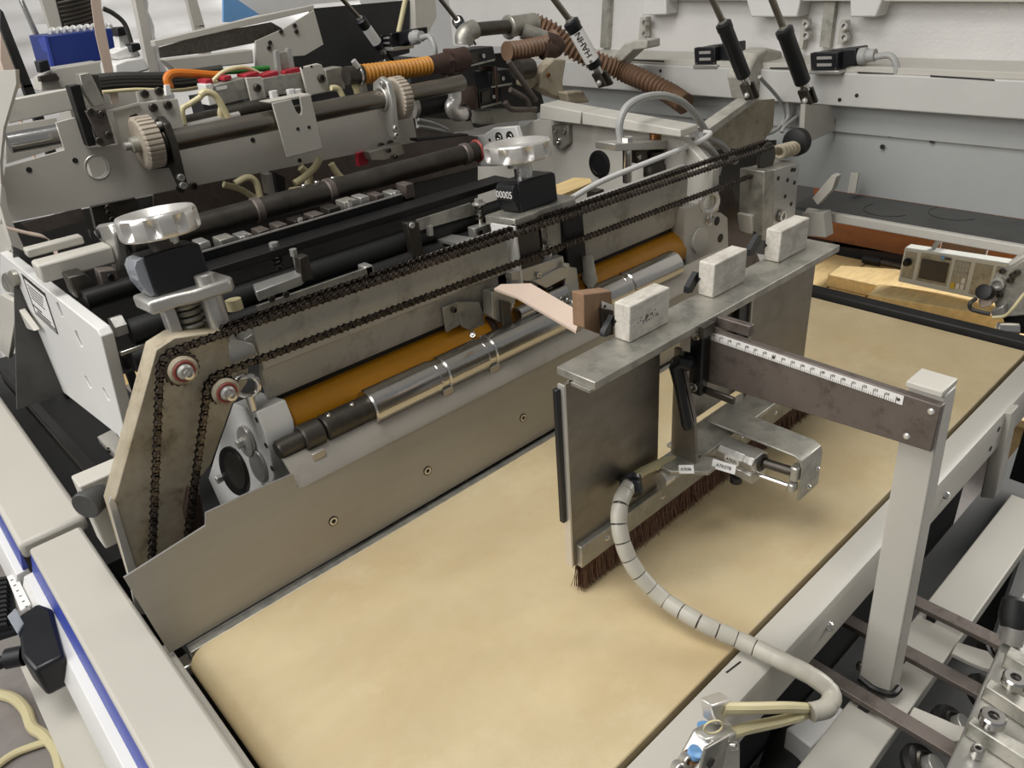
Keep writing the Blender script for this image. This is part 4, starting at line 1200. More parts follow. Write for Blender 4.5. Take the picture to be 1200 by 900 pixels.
put('plate', F('y', 1.15, [(25, 262), (95, 244), (100, 258), (40, 275)], .004), 'scaled', t)
put('block', F('y', 1.12, [(312, 205), (322, 202), (326, 226), (316, 228)], .02), 'alum', t)
put('block', F('y', 1.11, [(322, 202), (334, 208), (335, 226), (326, 226)], .02), 'blackm', t)
put('red_block', F('y', 1.14, [(420, 180), (430, 177), (432, 192), (421, 195)], .01), 'red', t)
put('block', F('y', 1.12, [(432, 178), (470, 168), (475, 180), (450, 188), (436, 188)], .02), 'galv', t, .001)
for px in ((126, 243), (127, 249), (131, 257), (455, 176), (463, 184)): bolt(t, at(*px, 'y', 1.118 if px[0] > 300 else 1.136), NY, .004, .004, 'dsteel')
put('timing_belt', F('y', 1.10, [(488, 163), (548, 157), (549, 159), (489, 166)], .02), 'rubber', t)

# black clamp slide left of the pulley
t = thing('slide_clamp', 'black and steel clamp slide standing in the cross plate notch', 'clamp slide', at(110, 178, 'y', 1.14))
put('black_rail', F('y', 1.135, [(81, 101), (94, 99), (113, 170), (104, 172)], .02), 'blackm', t, .001)
put('steel_jaw', F('y', 1.14, [(93, 87), (106, 85), (124, 122), (110, 126), (98, 108)], .02), 'galv', t, .001)
put('dark_post', F('y', 1.145, [(106, 87), (116, 88), (123, 122), (114, 124)], .02), 'dsteel', t, .001)
put('bright_edge', F('y', 1.136, [(96, 129), (101, 128), (114, 169), (108, 171)], .004), 'whal', t)
put('grip', F('y', 1.13, [(100, 130), (124, 127), (135, 168), (120, 172)], .012), 'scaled', t, .001)
for px in ((106, 131), (119, 134), (116, 165), (127, 158)): bolt(t, at(*px, 'y', 1.129), NY, .005, .004, 'dsteel')

# shaft and frame left of the plate
t = thing('frame_rail', 'grey frame rail with a bright round bar at the far left', 'frame rail', at(45, 190, 'y', 1.22))
put('upper_rail', F('y', 1.26, [(8, 118), (83, 104), (88, 128), (10, 145)], .02), 'paintg', t, .001)
put('lower_rail', F('y', 1.22, [(6, 148), (66, 138), (74, 172), (8, 192)], .004), 'paintg', t)
put('round_bar', G().cyl(at(10, 168, 'y', 1.19), at(76, 156, 'y', 1.19), .013, n=24), 'chrome', t)
t = thing('corner_cover', 'light grey sheet metal corner cover beside the cross plate', 'cover', at(5, 290, 'x', .13))
put('cover_sheet', F('x', .16, [(-40, 85), (18, 82), (19, 98), (4, 150), (0, 190), (3, 250), (14, 292), (-40, 320)], .003), 'paintg', t)
put('cover_flange', F('y', 1.10, [(3, 195), (10, 250), (28, 290), (32, 296), (14, 288), (0, 240)], .02), 'paint', t)

# ================================================================== FAR SIDE FRAME
FX = 1.12
t = thing('far_side_frame', 'grey painted side frame with a black round plug', 'side frame', at(690, 285, 'x', FX))
put('frame_plate', F('x', FX, [(545, 176), (604, 150), (632, 139), (800, 163), (835, 200), (835, 250), (720, 262), (655, 290), (600, 300), (560, 300)], .02), 'paintg', t, .002)
put('box_rail', F('x', FX - .04, [(633, 122), (681, 131), (680, 146), (632, 140)], .05), 'paintg', t, .002)
put('box_rail', F('x', FX - .04, [(682, 131), (797, 152), (798, 161), (682, 146)], .05), 'paintg', t, .002)
put('round_plug', G().lathe([(.026, 0), (.026, .003), (.020, .004), (.019, .0025), (.004, .003)], at(703, 192, 'x', FX), NX, 32), 'blackm', t)
bolt(t, at(704, 209, 'x', FX), NX, .004, .0008, 'ink', 'hole', 'disc')
put('bolt_plate', F('x', FX - .01, [(646, 147), (666, 146), (667, 168), (658, 176), (648, 170)], .01), 'galv', t, .002)
for px in ((651, 152), (661, 153), (655, 165)): bolt(t, at(*px, 'x', FX - .01), NX, .006, .004, 'chrome')
pv = put('pivot_plate', F('x', .99, [(548, 160), (566, 158), (578, 150), (604, 148), (611, 170), (609, 184), (580, 195), (556, 195)], .012), 'paintw', t, .002)
for px in ((585, 161), (598, 160)):
    bolt(pv, at(*px, 'x', .99), NX, .010, .002, 'blackm', 'washer', 'disc')
    bolt(pv, at(*px, 'x', .988), NX, .0065, .004, 'chrome')
bolt(pv, at(574, 164, 'x', .99), NX, .003, .0008, 'ink', 'hole', 'disc')
put('frame_foot', G().box((1.12, .82, -.16), (1.15, 1.3, .12)), 'paintg', t)

# pillar fixture with two posts and a top plate
t = thing('post_fixture', 'bright steel top plate on two round posts with a copper nut', 'fixture', at(780, 215, 'y', .84))
put('top_plate', F('y', .84, [(721, 169), (798, 163), (809, 160), (812, 168), (800, 174), (722, 177)], .045), 'alum', t, .001)
pa, pb = at(735, 172, 'y', .85), at(806, 168, 'y', .85)
put('post', G().cyl(pa - Z * .06, pa, .008, n=20), 'chrome', t)
put('post', G().cyl(pb - Z * .09, pb + Z * .012, .013, n=20), 'chrome', t)
put('post_cap', G().lathe([(.010, 0), (.010, .012), (.006, .013)], pa + Z * .004, Z, 6), 'chrome', t)
put('post_cap', G().lathe([(.011, 0), (.011, .014), (.008, .016)], pb + Z * .008, Z, 6), 'whal', t)
cn = at(768, 163, 'y', .865)
put('copper_nut', G().lathe([(.010, 0), (.011, .010), (.007, .011)], cn, Z, 20), 'copper', t)
cb = at(767, 190, 'y', .86)
put('bearing_barrel', G().lathe([(.013, -.05), (.013, -.025), (.02, -.024), (.02, -.006), (.016, 0), (.016, .02)], cb, Z, 24), 'dsteel', t)
put('elbow_block', F('y', .85, [(745, 177), (758, 175), (760, 190), (747, 192)], .03), 'dsteel', t, .002)
bolt(t, at(748, 184, 'y', .849), NY, .004, .004, 'chrome')
hose('bent_pipe', 'bright bent pipe dropping from above onto the far shaft', 'pipe', [(600, 262), (640, 250), (700, 215), (760, 190), (815, 168), (829, 160), (832, 156), (824, 155)], [.80, .80, .80, .80, .80, .80, .81, .82], .0046, 'paintw')
hose('air_hose', 'grey air hose arching above the bright top plate', 'hose', [(728, 168), (726, 145), (735, 125), (755, 114), (778, 112), (800, 120), (815, 135), (828, 155)], .86, .0065, 'tubeg')
hose('air_hose', 'thin grey hose looping down beside the post fixture', 'hose', [(815, 165), (832, 175), (842, 190), (840, 205)], .85, .007, 'tubeg')
hose('air_hose', 'second grey hose looping down beside the post fixture', 'hose', [(822, 158), (846, 170), (862, 190)], .86, .006, 'tubeg')
t = thing('wood_offcut', 'pale wooden offcut lying behind the far counter', 'offcut', at(670, 225, 'y', .83))
put('slat_board', F('z', .262, [(645, 219), (672, 208), (692, 209), (693, 214), (648, 232)], -.006), 'wood', t)
put('prop', G().box((.93, .84, .05), (.95, .86, .257)), 'dsteel', t)

# ================================================================== PIPES, VALVES AND CORRUGATED HOSES
def corr(name, label, px, y, r, m, group, rib=.0085, ends=True):
    ys = y if isinstance(y, (list, tuple)) else [y] * len(px)
    pts = spline([at(u, v, 'y', yy) for (u, v), yy in zip(px, ys)], 14)
    L = [0]
    for i in range(1, len(pts)): L.append(L[-1] + (pts[i] - pts[i - 1]).length)
    n = int(L[-1] / rib)
    t = thing(name, label, 'hose', pts[0], group)
    out, rs = [], []
    j = 0
    for k in range(n * 5 + 1):
        s_ = L[-1] * k / (n * 5)
        while j < len(L) - 2 and L[j + 1] < s_: j += 1
        out.append(pts[j].lerp(pts[j + 1], (s_ - L[j]) / max(1e-9, L[j + 1] - L[j])))
        rs.append(r * (1 + .16 * math.cos(2 * math.pi * k / 5)))
    put('corrugated_tube', G().sweep(out, rs, 18), m, t, smooth=50)
    return t, pts
t, p_ = corr('corrugated_hose', 'orange corrugated hose above the ribbed pulley', [(424, 87), (450, 84), (475, 81), (502, 77)], 1.16, .0135, 'hoseo', 'corrugated hoses', .0075)
put('end_sleeve', G().sweep([p_[0] - (p_[1] - p_[0]).normalized() * .03, p_[0]], [.0145, .0145], 20), 'dsteel', t)
put('end_sleeve', G().sweep([p_[-1], p_[-1] + X * .035], [.015, .017], 20), 'rust', t)
put('hose_clamp', G().ring(p_[0] - X * .008, X, .0155, .002), 'chrome', t)
put('clamp_screw', G().cyl(at(414, 71, 'y', 1.15), at(420, 79, 'y', 1.15), .0045, n=12), 'whal', t)
corr('corrugated_hose', 'long brown corrugated hose sloping behind the labelled strut', [(626, 27), (648, 38), (672, 58), (700, 72), (728, 83), (752, 93), (782, 108), (803, 122)], [1.42, 1.39, 1.35, 1.31, 1.27, 1.21, 1.14, 1.08], .0205, 'hoseb', 'corrugated hoses', .011)
corr('corrugated_hose', 'stained brown hose coupling below the steel elbow', [(594, 60), (612, 58), (640, 52), (650, 44)], 1.30, .017, 'hoseb', 'corrugated hoses', .010)

t = thing('pipe_run', 'grey steel pipe with elbow and tee above the valves', 'pipe', at(590, 45, 'y', 1.34))
put('pipe', G().tube([at(545, 48, 'y', 1.33), at(546, 40, 'y', 1.33), at(552, 36, 'y', 1.33), at(575, 33, 'y', 1.34), at(600, 31, 'y', 1.35)], .014, 16), 'dsteel', t)
put('elbow', G().tube([at(544, 52, 'y', 1.33), at(545, 40, 'y', 1.33), at(556, 34, 'y', 1.33)], .019, 16), 'galv', t)
put('tee', G().cyl(at(594, 32, 'y', 1.35), at(626, 27, 'y', 1.35), .021, n=20), 'galv', t)
put('tee_ring', G().ring(at(596, 32, 'y', 1.35), X, .021, .004), 'galv', t)
put('branch', G().cyl(at(612, 36, 'y', 1.34), at(650, 50, 'y', 1.30), .017, n=20), 'galv', t)
put('elbow', G().tube([at(640, 47, 'y', 1.30), at(652, 52, 'y', 1.29), at(650, 58, 'y', 1.29), at(636, 60, 'y', 1.29)], .018, 16), 'rust', t)
t = thing('pipe_fitting', 'rusty hexagon union feeding the black valve', 'pipe fitting', at(515, 95, 'y', 1.2))
put('union', G().cyl(at(503, 77, 'y', 1.18), at(516, 75, 'y', 1.18), .016, n=6), 'rust', t)
put('union_nut', G().cyl(at(516, 76, 'y', 1.18), at(526, 74, 'y', 1.18), .021, n=6), 'rust', t)
put('body', G().cyl(at(526, 72, 'y', 1.19), at(545, 68, 'y', 1.19), .020, n=24), 'rust', t)
put('drop_pipe', G().cyl(at(529, 84, 'y', 1.19), at(530, 105, 'y', 1.19), .012, n=16), 'rust', t)
put('bright_elbow', G().tube([at(532, 100, 'y', 1.18), at(533, 116, 'y', 1.18), at(529, 126, 'y', 1.18), at(535, 134, 'y', 1.18), at(548, 132, 'y', 1.18)], .013, 14), 'whal', t)
put('elbow_ring', G().ring(at(532, 103, 'y', 1.18), Z, .013, .003), 'alum', t)
put('elbow_ring', G().ring(at(546, 132, 'y', 1.18), X, .013, .003), 'dsteel', t)
def valve(label, q, rib):
    t = thing('solenoid_valve', label, 'valve', at(*q[3], 'y', 1.2), 'black solenoid valves')
    put('coil_body', F('y', 1.20, q, .045), 'black', t, .002)
    put('frame_strip', F('y', 1.195, rib, .05), 'rust', t, .001)
    c_ = at((q[0][0] + q[1][0]) / 2 + 4, (q[0][1] + q[2][1]) / 2, 'y', 1.199)
    bolt(t, c_, NY, .004, .003, 'chrome')
    put('plug_bar', F('y', 1.196, [(q[3][0] + 2, q[3][1] - 3), (q[2][0] - 2, q[2][1] - 3), (q[2][0] - 2, q[2][1] - 1), (q[3][0] + 2, q[3][1] - 1)], .003), 'galv', t)
    put('nameplate', F('y', 1.197, [(q[0][0] + 5, q[0][1] + 3), (q[0][0] + 14, q[0][1] + 1), (q[0][0] + 14, q[0][1] + 14), (q[0][0] + 5, q[0][1] + 16)], .002), 'dsteel', t)
valve('black solenoid valve above the others on the rusty union', [(546, 59), (578, 54), (582, 72), (546, 80)], [(538, 58), (544, 57), (545, 84), (540, 85)])
valve('black solenoid valve hanging at the middle of the cluster', [(572, 84), (598, 80), (602, 100), (575, 104)], [(580, 78), (583, 78), (584, 120), (582, 120)])
valve('black solenoid valve beside the bright pipe elbow', [(560, 105), (588, 100), (590, 122), (562, 128)], [(555, 102), (559, 101), (561, 128), (557, 129)])
t = thing('valve_shelf', 'grey tapered sheet and rack below the valves', 'shelf', at(540, 150, 'y', 1.2))
put('tapered_sheet', F('y', 1.24, [(488, 137), (552, 142), (556, 152), (490, 160)], .004), 'paint', t)
put('shelf_plate', F('y', 1.22, [(562, 130), (600, 128), (630, 133), (630, 140), (564, 146)], .03), 'galv', t, .001)
put('dark_back', F('y', 1.34, [(480, 70), (620, 60), (640, 130), (560, 150), (484, 140)], .01), 'shade', t)
put('motor_barrel', G().cyl(at(487, 126, 'y', 1.22), at(525, 120, 'y', 1.22), .02, n=24), 'blackm', t)
put('motor_cap', G().cyl(at(482, 127, 'y', 1.22), at(489, 126, 'y', 1.22), .018, n=24), 'galv', t)
for k, q_ in enumerate(([(596, 72), (612, 95), (628, 118)], [(598, 105), (615, 115), (620, 124)], [(592, 120), (600, 128), (628, 128)])):
    put('copper_line', G().tube([at(*p, 'y', 1.18) for p in q_], .0055, 10), 'scaled', t)
for k, q_ in enumerate(([(490, 140), (510, 145), (525, 152)], [(490, 148), (505, 150), (522, 154)])): put('cable', G().tube([at(*p, 'y', 1.19) for p in q_], .003, 8), 'tubeg', t)
# worn cast brackets behind the valves
t = thing('cast_bracket', 'worn beige cast bracket between the valves and the cover beam', 'bracket', at(650, 115, 'y', 1.25))
put('rib', F('y', 1.26, [(610, 72), (628, 70), (632, 96), (624, 104), (612, 100)], .02), 'grease', t, .003)
put('rib', F('y', 1.25, [(634, 84), (650, 68), (664, 70), (660, 95), (662, 118), (645, 112), (634, 104)], .03), 'grease', t, .004)
put('rib', F('y', 1.22, [(664, 108), (684, 106), (692, 120), (668, 122)], .03), 'grease', t, .004)
bolt(t, at(642, 88, 'y', 1.249), NY, .005, .004, 'copper')
put('boss', G().cyl(at(606, 82, 'y', 1.26), at(622, 80, 'y', 1.26), .02, n=20), 'dsteel', t)

# ================================================================== COVER BEAM AND RAISED LID ON THE FAR SIDE
BX2 = 1.60
def YZ(y0, y1, z0, z1, x0, x1): return G().box((x0, y0, z0), (x1, y1, z1))
t = thing('cover_beam', 'long light grey hollow beam below the raised lid', 'beam', (1.66, .9, .28))
put('beam_body', YZ(.05, 1.80, .287, .352, BX2, 1.74), 'beamp', t, .003)
put('beam_ledge', YZ(.05, 1.80, .352, .364, BX2 + .006, 1.74), 'paintg', t, .001)
for q_ in ([(1090, 88), (1165, 93), (1166, 95), (1090, 90)], [(1005, 84), (1047, 86), (1047, 87), (1005, 86)], [(735, 69), (778, 71), (778, 73), (735, 71)], [(902, 79), (925, 79), (925, 81), (902, 81)]):
    put('slot', F('x', BX2 - .0006, q_, .0005), 'ink', t)
for px in ((774, 83), (1004, 112), (984, 117)): bolt(t, at(*px, 'x', BX2), NX, .004, .0006, 'ink', 'hole', 'disc')
t = thing('raised_lid', 'white textured inside of the raised machine lid', 'lid', (1.76, .9, .364))
put('lid_panel', YZ(.05, 2.2, .364, 1.05, 1.74, 1.752), 'lid', t)
g = G()
g.prism([(1.752, .05, 1.05), (.90, .05, 1.42), (.90, .05, 1.44), (1.752, .05, 1.07)], (0, 2.15, 0))
put('lid_shade_roof', g, 'paintw', t)  # out-of-view lid top, extended over the belt to shade its far end
put('top_rail', F('x', 1.70, [(780, 0), (1200, 2), (1260, 4), (1260, -40), (780, -40)], .04), 'paintg', t)
for q_ in ([(706, 0), (715, 0), (712, 56), (703, 56)], [(966, 0), (979, 0), (972, 56), (960, 55)]): put('seam_rib', F('x', 1.725, q_, .016), 'galv', t)
for q_ in ([(752, -2), (780, -2), (781, 17), (752, 18)], [(996, -2), (1034, -2), (1026, 20), (996, 20)], [(874, -2), (938, -2), (934, 20), (880, 20)]): put('hinge_box', F('x', 1.69, q_, .05), 'paintw', t, .003)
for q_ in ([(750, 20), (757, 20), (757, 47), (748, 47)], [(939, 22), (946, 23), (940, 58), (935, 58)], [(984, 24), (991, 24), (988, 52), (981, 52)]):
    pl3 = put('hinge_plate', F('x', 1.72, q_, .02), 'paint', t, .001)
    u0 = q_[1][0]
    for dv in (6, 19): bolt(pl3, at(u0 + 1, q_[0][1] + dv, 'x', 1.72), NX, .009, .012, 'alum')
t = thing('cover_apron', 'folded grey apron sheet under the cover beam', 'apron', (1.66, .7, .06))
put('upper_sheet', YZ(.05, 1.80, .228, .287, 1.640, 1.648), 'apron', t)
g = G()
g.prism([(1.655, .05, .226), (1.655, 1.8, .226), (1.64, 1.8, .222), (1.62, 1.8, .06), (1.62, .05, .06), (1.64, .05, .222)], (.012, 0, 0))
put('lower_sheet', YZ(.05, 1.80, .10, .2265, 1.648, 1.656), 'apron', t)
put('fold', YZ(.05, 1.80, .2266, .228, 1.642, 1.66), 'paintg', t)
for px in ((1034, 172), (1043, 158), (1092, 165)): bolt(t, at(*px, 'x', 1.642), NX, .005, .0006, 'ink', 'hole', 'disc')
put('side_gusset', F('y', .79, [(944, 122), (973, 124), (981, 152), (941, 170)], .01), 'paint', t)
put('thin_strut', F('x', 1.60, [(997, 203), (1006, 203), (1002, 226), (993, 226)], .006), 'paintg', t)
t = thing('lower_tray', 'dark scuffed tray with a pale front lip beyond the belt', 'tray', (1.58, .5, .09))
put('tray_floor', G().box((1.50, .05, .093), (1.648, .80, .099)), 'pan', t)
put('front_lip', G().box((1.490, .05, .083), (1.504, .76, .101)), 'paintg', t, .002)
for c_, r_ in (((1040, 246), 26), ((1118, 250), 24)):
    p = at(*c_, 'z', .0992)
    put('scuff_ring', G().ring(p + Y * .0, Z, .045, .0007, 30, 6, .3, 3.6), 'blackm', t)
for q_, d_ in (([(952, 232), (975, 205), (980, 207), (975, 222), (958, 240)], .02), ([(940, 250), (965, 250), (968, 278), (944, 276)], .03)):
    put('side_bracket', F('x', 1.44, q_, d_), 'paint', t)

# folded channel arm running up to the lid behind the chains
t = thing('hinge_arm', 'dirty folded sheet arm rising from the chains to the cover beam', 'hinge arm', at(860, 170, 'y', .86))
put('arm_face', F('y', .86, [(832, 152), (880, 118), (908, 116), (906, 150), (890, 172), (836, 176)], .006), 'grease', t)
put('arm_lip', F('y', .85, [(831, 151), (880, 116), (887, 118), (836, 156)], .03), 'grimy', t)
put('cast_knuckle', F('y', .955, [(874, 90), (888, 62), (900, 56), (918, 60), (916, 80), (906, 110), (880, 118)], .05), 'grimy', t, .006)
put('cast_knuckle', F('x', 1.50, [(712, 76), (730, 52), (744, 47), (758, 47), (758, 57), (742, 59), (728, 72), (719, 84)], .05), 'grimy', t, .003)
for k, q_ in enumerate(([(890, 90), (914, 118), (918, 140), (905, 155), (870, 162), (850, 170)], [(922, 112), (924, 135), (916, 148)], [(958, 100), (940, 130), (920, 148), (916, 155)])):
    hose('cable', '%s grey cable hanging under the far strut ends' % ('long curving', 'short hanging', 'slanting')[k], 'cable', q_, .90 - .01 * k, .004, 'tubeg', 'cables under the cover beam')
t = thing('rope_coil', 'brown oily coil on top of the drilled column', 'coil', at(922, 180, 'y', .74))
for k in range(5): put('coil_turn', G().ring(at(913 + k * 4, 178 - k, 'y', .745), V((1, .3, .2)), .011, .0035, 20, 8), 'grease', t)
put('black_pulley', G().lathe([(.02, 0), (.026, .004), (.026, .02), (.02, .024)], at(930, 168, 'y', .76), X, 24), 'rubber', t)
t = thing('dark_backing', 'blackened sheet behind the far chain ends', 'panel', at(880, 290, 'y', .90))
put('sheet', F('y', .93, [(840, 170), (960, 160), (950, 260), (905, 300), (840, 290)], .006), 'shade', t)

# ================================================================== GAS STRUTS AND DOOR SWITCHES
def strut(label, rod0, rod1, body1, clev, x, r, labeltext=None, clevx=None):
    t = thing('gas_strut', label, 'gas strut', at(*clev, 'x', x), 'gas struts of the lid')
    a, b, c, d = at(*rod0, 'x', x - .10), at(*rod1, 'x', x - .06), at(*body1, 'x', x - .01), at(*clev, 'x', x)
    a = b + (a - b) * ((1.16 - b.z) / (a.z - b.z))
    dirv = (b - c).normalized()
    put('rod', G().cyl(a, b, r * .42, n=14), 'shaft', t)
    bo = put('cylinder', G().sweep([c, c + dirv * .003, b - dirv * .016, b - dirv * .014, b - dirv * .003, b], [r * .9, r, r, r * 1.08, r * 1.08, r * .7], 24), 'black', t)
    put('rod_seal', G().cyl(b - dirv * .002, b + dirv * .004, r * .6, n=20), 'alum', t)
    e = c - dirv * .018
    put('clevis', G().cyl(c, e, r * .55, n=12), 'chrome', t)
    side = dirv.cross(X).normalized()
    for sg in (-1, 1): put('clevis_fork', G().bar(e + X * sg * r * .7 + dirv * .004, e - dirv * .030 + X * sg * r * .7, r * 1.3, r * .45, up=X), 'dsteel', t, .001)
    bolt(t, e - dirv * .02 - X * r * 1.0, NX, r * .4, r * .4, 'whal', 'clevis_pin', 'dome')
    if labeltext is not None:
        l0, l1 = c + dirv * .016, b - dirv * .024
        lb_ = put('label_sleeve', G().sweep([l0, l1], [r * 1.03, r * 1.03], 28, False), 'white', t, label='white paper label around the strut')
        if labeltext:
            mid = (l0 + l1) / 2
            view = (CAMLOC - mid).normalized()
            n_ = (view - dirv * view.dot(dirv)).normalized()
            text('label_text', labeltext, mid + n_ * r * 1.06, dirv, dirv.cross(-n_), r * 1.25, 'ink', lb_)
    return t
strut('black gas strut with a white printed label over the brown hose', (650, 0), (668, 24), (698, 78), (710, 93), 1.32, .0155, '* HAHN')
strut('plain black gas strut between the two door switches', (835, 0), (847, 26), (872, 90), (877, 106), 1.38, .0135)
strut('black gas strut with a pale edge label in front of the far door switch', (905, 0), (918, 33), (941, 97), (947, 111), 1.52, .0155)
strut('small black gas strut behind the steel pipe elbow', (517, 0), (536, 24), (546, 40), (549, 46), 1.30, .0130)
strut('gas strut with a blank white label against the dark hood', (402, 0), (422, 22), (446, 56), (450, 62), 1.10, .0115, '')
def switch(label, q, x, cable):
    t = thing('door_switch', label, 'door switch', at(*q[3], 'x', x), 'black door switches')
    fr = put('front', F('x', x, q, .02), 'black', t, .002)
    (u0, v0), (u1, v1), (u2, v2), (u3, v3) = q
    for f in (.22, .60):
        a_, b_ = (u0 + (u3 - u0) * f, v0 + (v3 - v0) * f), (u1 + (u2 - u1) * f, v1 + (v2 - v1) * f)
        L_ = lambda k: (a_[0] + (b_[0] - a_[0]) * k, a_[1] + (b_[1] - a_[1]) * k)
        h_ = (v3 - v0) * .16
        p, r_ = L_(.24), L_(.78)
        put('contact_bar', F('x', x - .0015, [p, r_, (r_[0], r_[1] + h_), (p[0], p[1] + h_)], .002), 'whal', fr)
    for p in q: bolt(fr, at(p[0] * .86 + (u0 + u2) * .07, p[1] * .86 + (v0 + v2) * .07, 'x', x - .0002), NX, .003, .001, 'dsteel', 'screw', 'dome')
    put('housing', F('x', x + .02, [(u0 + 4, v0), (u1 + 22, v1 - 5), (u1 + 22, v2 - 8), (u2, v2), (u3 + 4, v3)], .05), 'black', t, .003)
    put('base_plate', F('x', x - .004, [(u3 - 2, v3), (u2 + 2, v2), (u2 + 2, v2 + 4), (u3 - 2, v3 + 4)], .06), 'alum', t, .001)
    if cable:
        g0 = at(u1 + 26, v1 + 5, 'x', x + .03)
        put('gland', G().lathe([(.016, 0), (.016, .012), (.012, .016), (.012, .03)], g0, V((0, -1, .1)), 12), 'tubeg', t)
        put('cable', G().tube([g0 + V((0, -.03, 0)), g0 + V((0, -.06, .002)), g0 + V((0, -.075, -.02)), g0 + V((0, -.07, -.045))], .006, 10), 'tubeg', t)
    return t
switch('black door switch with two bright contact bars above the middle strut', [(813, 56), (838, 55), (838, 76), (814, 76)], 1.60, False)
switch('black door switch with a grey cable gland at the far strut', [(949, 62), (982, 61), (981, 83), (950, 83)], 1.58, True)
switch('small black door switch beside the dark hood', [(446, 41), (459, 39), (459, 56), (447, 55)], 1.10, True)

# ================================================================== SLOPING HOOD AND BLUE BOX BEHIND
t = thing('sloping_hood', 'sloping light grey sheet hood with a dark open inside', 'hood', at(300, 90, 'y', 1.6))
put('inside_shade', F('y', 1.72, [(365, 10), (480, 0), (480, 62), (400, 84), (340, 95), (345, 60)], .006), 'shade', t)  # dark sheet stands in for the shade inside the open hood
put('mesh_panel', F('y', 1.62, [(186, 56), (240, 40), (318, 26), (332, 34), (300, 50), (240, 62), (188, 68)], .004), 'mesh', t)
put('top_lip', F('y', 1.60, [(180, 48), (300, 20), (368, 6), (368, 12), (300, 28), (182, 55)], .02), 'paint', t, .001)
put('side_sheet', F('y', 1.58, [(300, 48), (332, 34), (368, 12), (379, 52), (357, 65), (340, 66), (345, 84), (300, 84)], .006), 'paint', t)
for px in ((315, 56), (329, 37), (345, 30), (347, 37), (316, 50)): bolt(t, at(*px, 'y', 1.58), NY, .0045, .003, 'dsteel')
put('front_beam', F('y', 1.56, [(192, 70), (296, 58), (298, 74), (206, 84)], .03), 'paint', t, .002)
put('upper_sheet', F('y', 1.9, [(304, 18), (268, -8), (470, -40), (470, -4), (368, 5)], .006), 'paintw', t)
put('blue_corner', F('y', 1.88, [(262, -2), (276, -2), (304, 17), (270, 26), (262, 26)], .008), 'ltblue', t)
put('rear_post', F('y', 1.75, [(474, -2), (486, -2), (486, 38), (474, 36)], .03), 'paint', t)
put('rear_post', F('y', 1.70, [(486, -2), (510, -2), (512, 20), (500, 42), (488, 42)], .03), 'paintg', t)
put('pale_tube', G().cyl(at(475, 0, 'y', 1.65), at(467, 38, 'y', 1.65), .006, n=12), 'cream', t)
put('pedestal', G().box((.75, 1.62, FLOOR), (1.25, 1.9, .40)), 'shade', t)
t = thing('control_box', 'dark blue sheet metal box on a grey bracket', 'box', at(90, 85, 'y', 1.9))
put('front', F('y', 1.90, [(54, 42), (134, 33), (141, 58), (118, 71), (64, 79)], .14), 'blue', t, .002)
put('edge_strip', F('y', 1.897, [(52, 42), (55, 42), (65, 79), (61, 80)], .01), 'blue2', t)
put('side', F('x', at(54, 42, 'y', 1.90).x - .002, [(44, 46), (53, 42), (63, 79), (52, 64)], .002), 'blue2', t)
put('bracket', F('y', 1.80, [(66, 80), (118, 72), (124, 95), (84, 103), (48, 107), (48, 92)], .06), 'paint', t, .002)
put('knob', F('y', 1.79, [(44, 72), (56, 70), (60, 82), (48, 86)], .03), 'black', t, .002)
put('clip', F('y', 1.78, [(47, 90), (66, 86), (70, 92), (68, 95), (48, 96)], .02), 'dsteel', t)
put('stand_leg', G().box((.45, 1.9, FLOOR), (.60, 2.0, .46)), 'paint', t)
for k in range(9): put('cloth_fold', G().tube([at(58 + k * 8, 38 - k * .8, 'y', 1.93), at(62 + k * 8, 34 - k * .8, 'y', 1.95), at(66 + k * 8, 37 - k * .8, 'y', 1.93)], .004, 8, 4), 'paintw', t)
t = thing('flat_strap', 'long pinkish flat strap hanging taut above the cross plate', 'strap', at(136, 120, 'y', 1.3))
put('strap_leaf', F('y', 1.30, [(104, -20), (117, -20), (119, 10), (140, 120), (131, 122), (112, 40)], .002), 'strap', t)
t = thing('grid_guard', 'grey wire grid guard in front of the wrapped stack', 'guard', at(85, 40, 'y', 2.4))
put('grid_sheet', F('y', 2.42, [(64, -4), (106, -4), (112, 34), (76, 38)], .004), 'paintg', t)
for k in range(8): put('slat', G().cyl(at(65 + k * 1.7, 1 + k * 5, 'y', 2.41), at(108 + k * .5, -9 + k * 5, 'y', 2.41), .004, n=6), 'dsteel', t)
put('side_rail', F('y', 2.40, [(62, -4), (65, -4), (77, 36), (74, 37)], .01), 'dsteel', t)
put('leg', G().box((.60, 2.40, FLOOR), (.63, 2.43, .50)), 'paintg', t)
def pole(label, q, y, m): 
    zb = FLOOR
    t = thing('upright_pole', label, 'pole', at(*q[2], 'y', y), 'upright poles behind the machine')
    put('pole_body', F('y', y, q, .02), m, t, .001)
    a_, b_ = at(*q[2], 'y', y), at(*q[3], 'y', y)
    put('pole_foot', G().box((min(a_.x, b_.x), y, FLOOR), (max(a_.x, b_.x), y + .02, min(a_.z, b_.z) + .005)), m, t)
    return t
pole('grey upright frame post left of the wire grid', [(47, -4), (64, -4), (74, 36), (60, 38)], 2.3, 'paint')
pole('pale upright post between the strap and the hood', [(157, -4), (167, -4), (188, 88), (176, 90)], 1.7, 'paint')
pole('cream upright post in front of the far wrapped stack', [(218, -4), (230, -4), (240, 31), (228, 33)], 2.4, 'paint')
pole('thin bright rod beside the blue box', [(24, 0), (28, 0), (48, 44), (44, 46)], 2.1, 'chrome')
pole('dark upright channel at the far left window side', [(0, 10), (4, 14), (39, 102), (28, 104), (0, 32)], 1.6, 'shade')
pole('pinkish grey upright post beside the dark channel', [(0, 36), (26, 102), (12, 108), (0, 70)], 1.58, 'strap')
